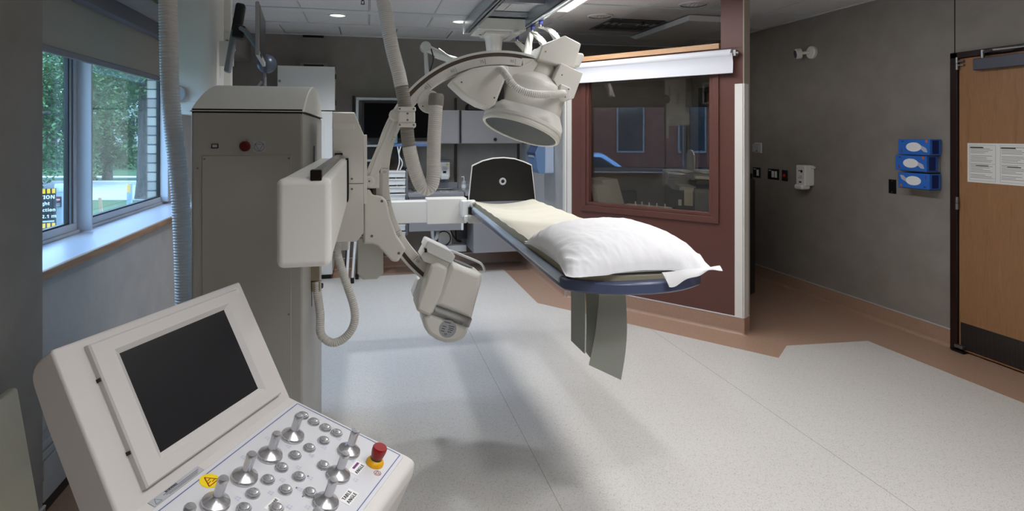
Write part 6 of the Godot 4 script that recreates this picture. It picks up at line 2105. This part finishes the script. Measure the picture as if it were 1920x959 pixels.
	for s in [[190.5, 14.2, 0.42, 0.10, "short leaning wooden stake in the lawn under the right pane"], [125.0, 13.6, 0.52, -0.22, "thin wooden stake leaning behind the bollard"]]:
		var st := G.new()
		var X: float = (s[0] - 960.0) / 1157.0 * s[1]
		st.T = Transform3D(Basis(Vector3.UP, -0.23171) * Basis(Vector3(0, 0, 1), s[3]), E(X, gy, s[1]))
		st.box(Vector3(0, s[2] / 2 - 0.05, 0), Vector3(0.07, s[2] + 0.1, 0.03), 0.004, 1)
		tag(obj("wooden_stake", st, "stake_wood"), s[4], "stake")
	var es := thing("edge_sign", "thin upright notice board seen edge-on in the lawn", "sign", E(-9.42, gy, 15.2), -0.23171 - 0.76)
	obj("board", G.new().box(Vector3(0, 0.40, 0), Vector3(0.34, 0.56, 0.04), 0.004, 1), "galvanised", es)
	obj("yellow_face", G.new().box(Vector3(0, 0.55, 0.022), Vector3(0.30, 0.2, 0.004)), "yellow", es)
	obj("blue_face", G.new().box(Vector3(0, 0.30, 0.022), Vector3(0.30, 0.26, 0.004)), "car_blue", es)
	obj("stake", G.new().box(Vector3(0, 0.06, 0), Vector3(0.04, 0.2, 0.03)), "stake_wood", es)

	across_the_yard()


func house(at: Vector2) -> void:
	var h := thing("house", "white sided house with porch windows across the street behind the trees", "house", E(at.x, 0.6, at.y), -0.23171)
	obj("wall", G.new().box(Vector3(0, 2.6, -3), Vector3(11, 5.2, 6)), "siding", h)
	var g := G.new()
	for k in 17:
		g.box(Vector3(0, 0.3 + 0.3 * k, 0.02), Vector3(11, 0.27, 0.04))
	obj("siding_boards", g, "siding", h).set_meta("kind", "stuff")
	g = G.new()
	g.prism(PackedVector2Array([Vector2(-6, 5.1), Vector2(6, 5.1), Vector2(0, 8.2)]), -6.4, 0.5, 0.0)
	obj("roof", g, "roof", h)
	for x in [-3.9, -1.3, 1.35, 3.1]:
		for y in [1.5, 4.0]:
			g = G.new()
			ring(g, Rect2(x - 0.6, y - 0.75, 1.2, 1.5), 0.1, 0.03, 0.1)
			g.box(Vector3(x, y, 0.07), Vector3(1.0, 0.06, 0.03))
			g.box(Vector3(x, y, 0.07), Vector3(0.06, 1.3, 0.03))
			var w := obj("window", g, "white", h)
			obj("glazing", G.new().box(Vector3(x, y, 0.045), Vector3(1.05, 1.35, 0.02)), "far_glass", w)
	obj("porch_roof", G.new().box(Vector3(1.5, 2.75, 0.9), Vector3(6.0, 0.2, 1.8)), "white", h)
	obj("porch_floor", G.new().box(Vector3(1.5, 0.1, 0.9), Vector3(6.0, 0.25, 1.8)), "white", h)
	for x in [-1.4, 0.5, 2.4, 4.3]:
		obj("porch_post", G.new().box(Vector3(x, 1.45, 1.7), Vector3(0.16, 2.5, 0.16)), "white", h)
	g = G.new()
	g.box(Vector3(1.5, 0.95, 1.7), Vector3(5.8, 0.07, 0.06))
	for k in 30:
		g.box(Vector3(-1.35 + 0.195 * k, 0.6, 1.7), Vector3(0.04, 0.7, 0.04))
	obj("porch_railing", g, "white", h)


func tree(called: String, label: String, at: Vector2, r: float, height: float, crowns: Array, count: int, sd: int, size: float) -> void:
	var gy := -0.3
	var o := thing(called, label, "tree", E(at.x, gy, at.y))
	var g := G.new()
	var f := FastNoiseLite.new()
	f.seed = sd
	f.frequency = 1.0
	g.grid(func(u: float, v: float) -> Vector3:
		var a := TAU * u
		var rr := r * (1.0 + 0.2 * pow(1.0 - v, 14.0) - 0.18 * v) * (1.0 + 0.07 * sin(a * 9.0 + v * 6.0 + 3.0 * f.get_noise_1d(v * 8.0)) + 0.04 * sin(a * 17.0))
		return Vector3(cos(a) * rr + 0.04 * sin(v * 3.0), v * height * 0.75 - 0.05, sin(a) * rr), 48, 24)
	obj("trunk", g, "bark", o)
	g = G.new()
	var lo := []
	for c in crowns:
		var p: Vector3 = E(c[0], c[1], c[2]) - o.position
		lo.append([p.x, p.y, p.z, c[3], c[4], c[5]])
		g.bar(Vector3(0.05, height * 0.45, 0), p, r * 0.28, 8)
	obj("branch", g, "bark", o)
	leaves(o, lo, count, sd, size)


func leaves(o: Node3D, crowns: Array, count: int, sd: int, size: float) -> void:
	var g := G.new()
	var pr := [Vector3(0, 0, 0), Vector3(0.32, 0.35, 0.05), Vector3(0.24, 0.75, 0.02), Vector3(0, 1.0, -0.1), Vector3(-0.24, 0.75, 0.02), Vector3(-0.32, 0.35, 0.05)]
	var mid := Vector3(0, 0.5, -0.05)
	for k in 6:
		var a: Vector3 = pr[k]
		var b: Vector3 = pr[(k + 1) % 6]
		var nn := (a - mid).cross(b - mid).normalized()
		if nn.z < 0:
			nn = -nn
		g.tri(mid, a, b, nn, nn, nn)
	if not M.has("leaf"):
		var lf := mat("leaf", Color.WHITE, 0.55)
		lf.vertex_color_use_as_albedo = true
		lf.backlight_enabled = true
		lf.backlight = Color(0.25, 0.35, 0.12)
	var mm := MultiMesh.new()
	mm.transform_format = MultiMesh.TRANSFORM_3D
	mm.use_colors = true
	mm.mesh = g.mesh()
	mm.instance_count = count
	var q := RandomNumberGenerator.new()
	q.seed = sd
	var vol := 0.0
	for c in crowns:
		vol += c[3] * c[4] * c[5]
	var i := 0
	for ci in crowns.size():
		var c: Array = crowns[ci]
		var share := int(count * c[3] * c[4] * c[5] / vol) if ci < crowns.size() - 1 else count - i
		for k in share:
			if i >= count:
				break
			var d := Vector3(q.randfn(), q.randfn(), q.randfn()).normalized() * (0.55 + 0.45 * sqrt(q.randf()))
			d *= 1.0 + 0.18 * sin(d.x * 7.0 + d.y * 5.0 + sd)
			var b := Basis.from_euler(Vector3(q.randf_range(-2.6, -0.6), q.randf_range(0, TAU), q.randf_range(-0.6, 0.6))).scaled(Vector3.ONE * size * q.randf_range(0.7, 1.3))
			mm.set_instance_transform(i, Transform3D(b, Vector3(c[0] + d.x * c[3], c[1] + d.y * c[4], c[2] + d.z * c[5])))
			var w := q.randf()
			mm.set_instance_color(i, Color(0.035 + 0.07 * w, 0.085 + 0.11 * w, 0.022 + 0.028 * w))
			i += 1
	var n := MultiMeshInstance3D.new()
	n.name = "foliage"
	n.multimesh = mm
	n.material_override = M["leaf"]
	n.set_meta("kind", "stuff")
	o.add_child(n, true)


func across_the_yard() -> void:
	# what the booth glass mirrors through the window: a brick building and a parked car
	var b := thing("brick_building", "red brick building with grey windows mirrored in the booth glass", "building", P(-15.0, -0.3, 5.0))
	obj("wall", G.new().span(-5.0, 0.0, 0.0, 7.0, -7.0, 6.0), "red_brick", b)
	for t in [-5.5, -3.4, -1.2, 0.9, 3.2, 5.2]:
		for y in [1.2, 4.2]:
			var w := obj("window", G.new().span(-0.05, 0.06, y, y + 2.0, t - 0.5, t + 0.5, 0.01, 1), "mid_grey", b)
			obj("glazing", G.new().span(0.05, 0.07, y + 0.08, y + 1.92, t - 0.44, t + 0.44), "far_glass", w)
	obj("concrete_band", G.new().span(-0.1, 0.05, 3.5, 3.8, -7.0, 6.0), "concrete", b)
	obj("parapet", G.new().span(-5.1, 0.1, 7.0, 7.25, -7.1, 6.1), "concrete", b)
	strip("parking_lot", "pale asphalt parking strip beside the building", "asphalt", -16, -7, -3, 9, -0.292)
	var c := thing("parked_car", "pale blue parked car mirrored in the booth glass", "car", P(-8.6, -0.29, 5.6))
	var g := G.new()
	g.T = Transform3D(ALONG_T, Vector3.ZERO)
	g.prism(rounded([Vector2(-2.15, 0.35), Vector2(-2.2, 0.72), Vector2(-1.3, 0.86), Vector2(1.45, 0.90), Vector2(2.1, 0.84), Vector2(2.2, 0.4), Vector2(1.9, 0.28), Vector2(-1.9, 0.28)], 0.14, 4), -0.85, 0.85, 0.06)
	obj("body", g, "car_blue", c)
	g = G.new()
	g.T = Transform3D(ALONG_T, Vector3.ZERO)
	g.prism(rounded([Vector2(-1.35, 0.84), Vector2(-0.55, 1.36), Vector2(0.75, 1.40), Vector2(1.65, 0.88)], 0.2, 4), -0.70, 0.70, 0.08)
	obj("cabin", g, "car_blue", c)
	g = G.new()
	g.T = Transform3D(ALONG_T, Vector3.ZERO)
	g.prism(PackedVector2Array([Vector2(-1.05, 0.93), Vector2(-0.48, 1.28), Vector2(0.05, 1.31), Vector2(0.05, 0.93)]), -0.715, 0.715, 0.0)
	g.prism(PackedVector2Array([Vector2(0.15, 0.93), Vector2(0.15, 1.31), Vector2(0.68, 1.31), Vector2(1.3, 0.93)]), -0.715, 0.715, 0.0)
	obj("side_glass", g, "far_glass", c)
	for x in [-0.72, 0.72]:
		for t in [-1.35, 1.35]:
			var w := obj("wheel", G.new().disc(P(x - 0.1, 0.31, t), Vector3.RIGHT, 0.31, 0.22, 24, 0.03), "black", c)
			obj("hub", G.new().disc(P(x - 0.12, 0.31, t), Vector3.RIGHT, 0.18, 0.26, 20), "aluminium", w)
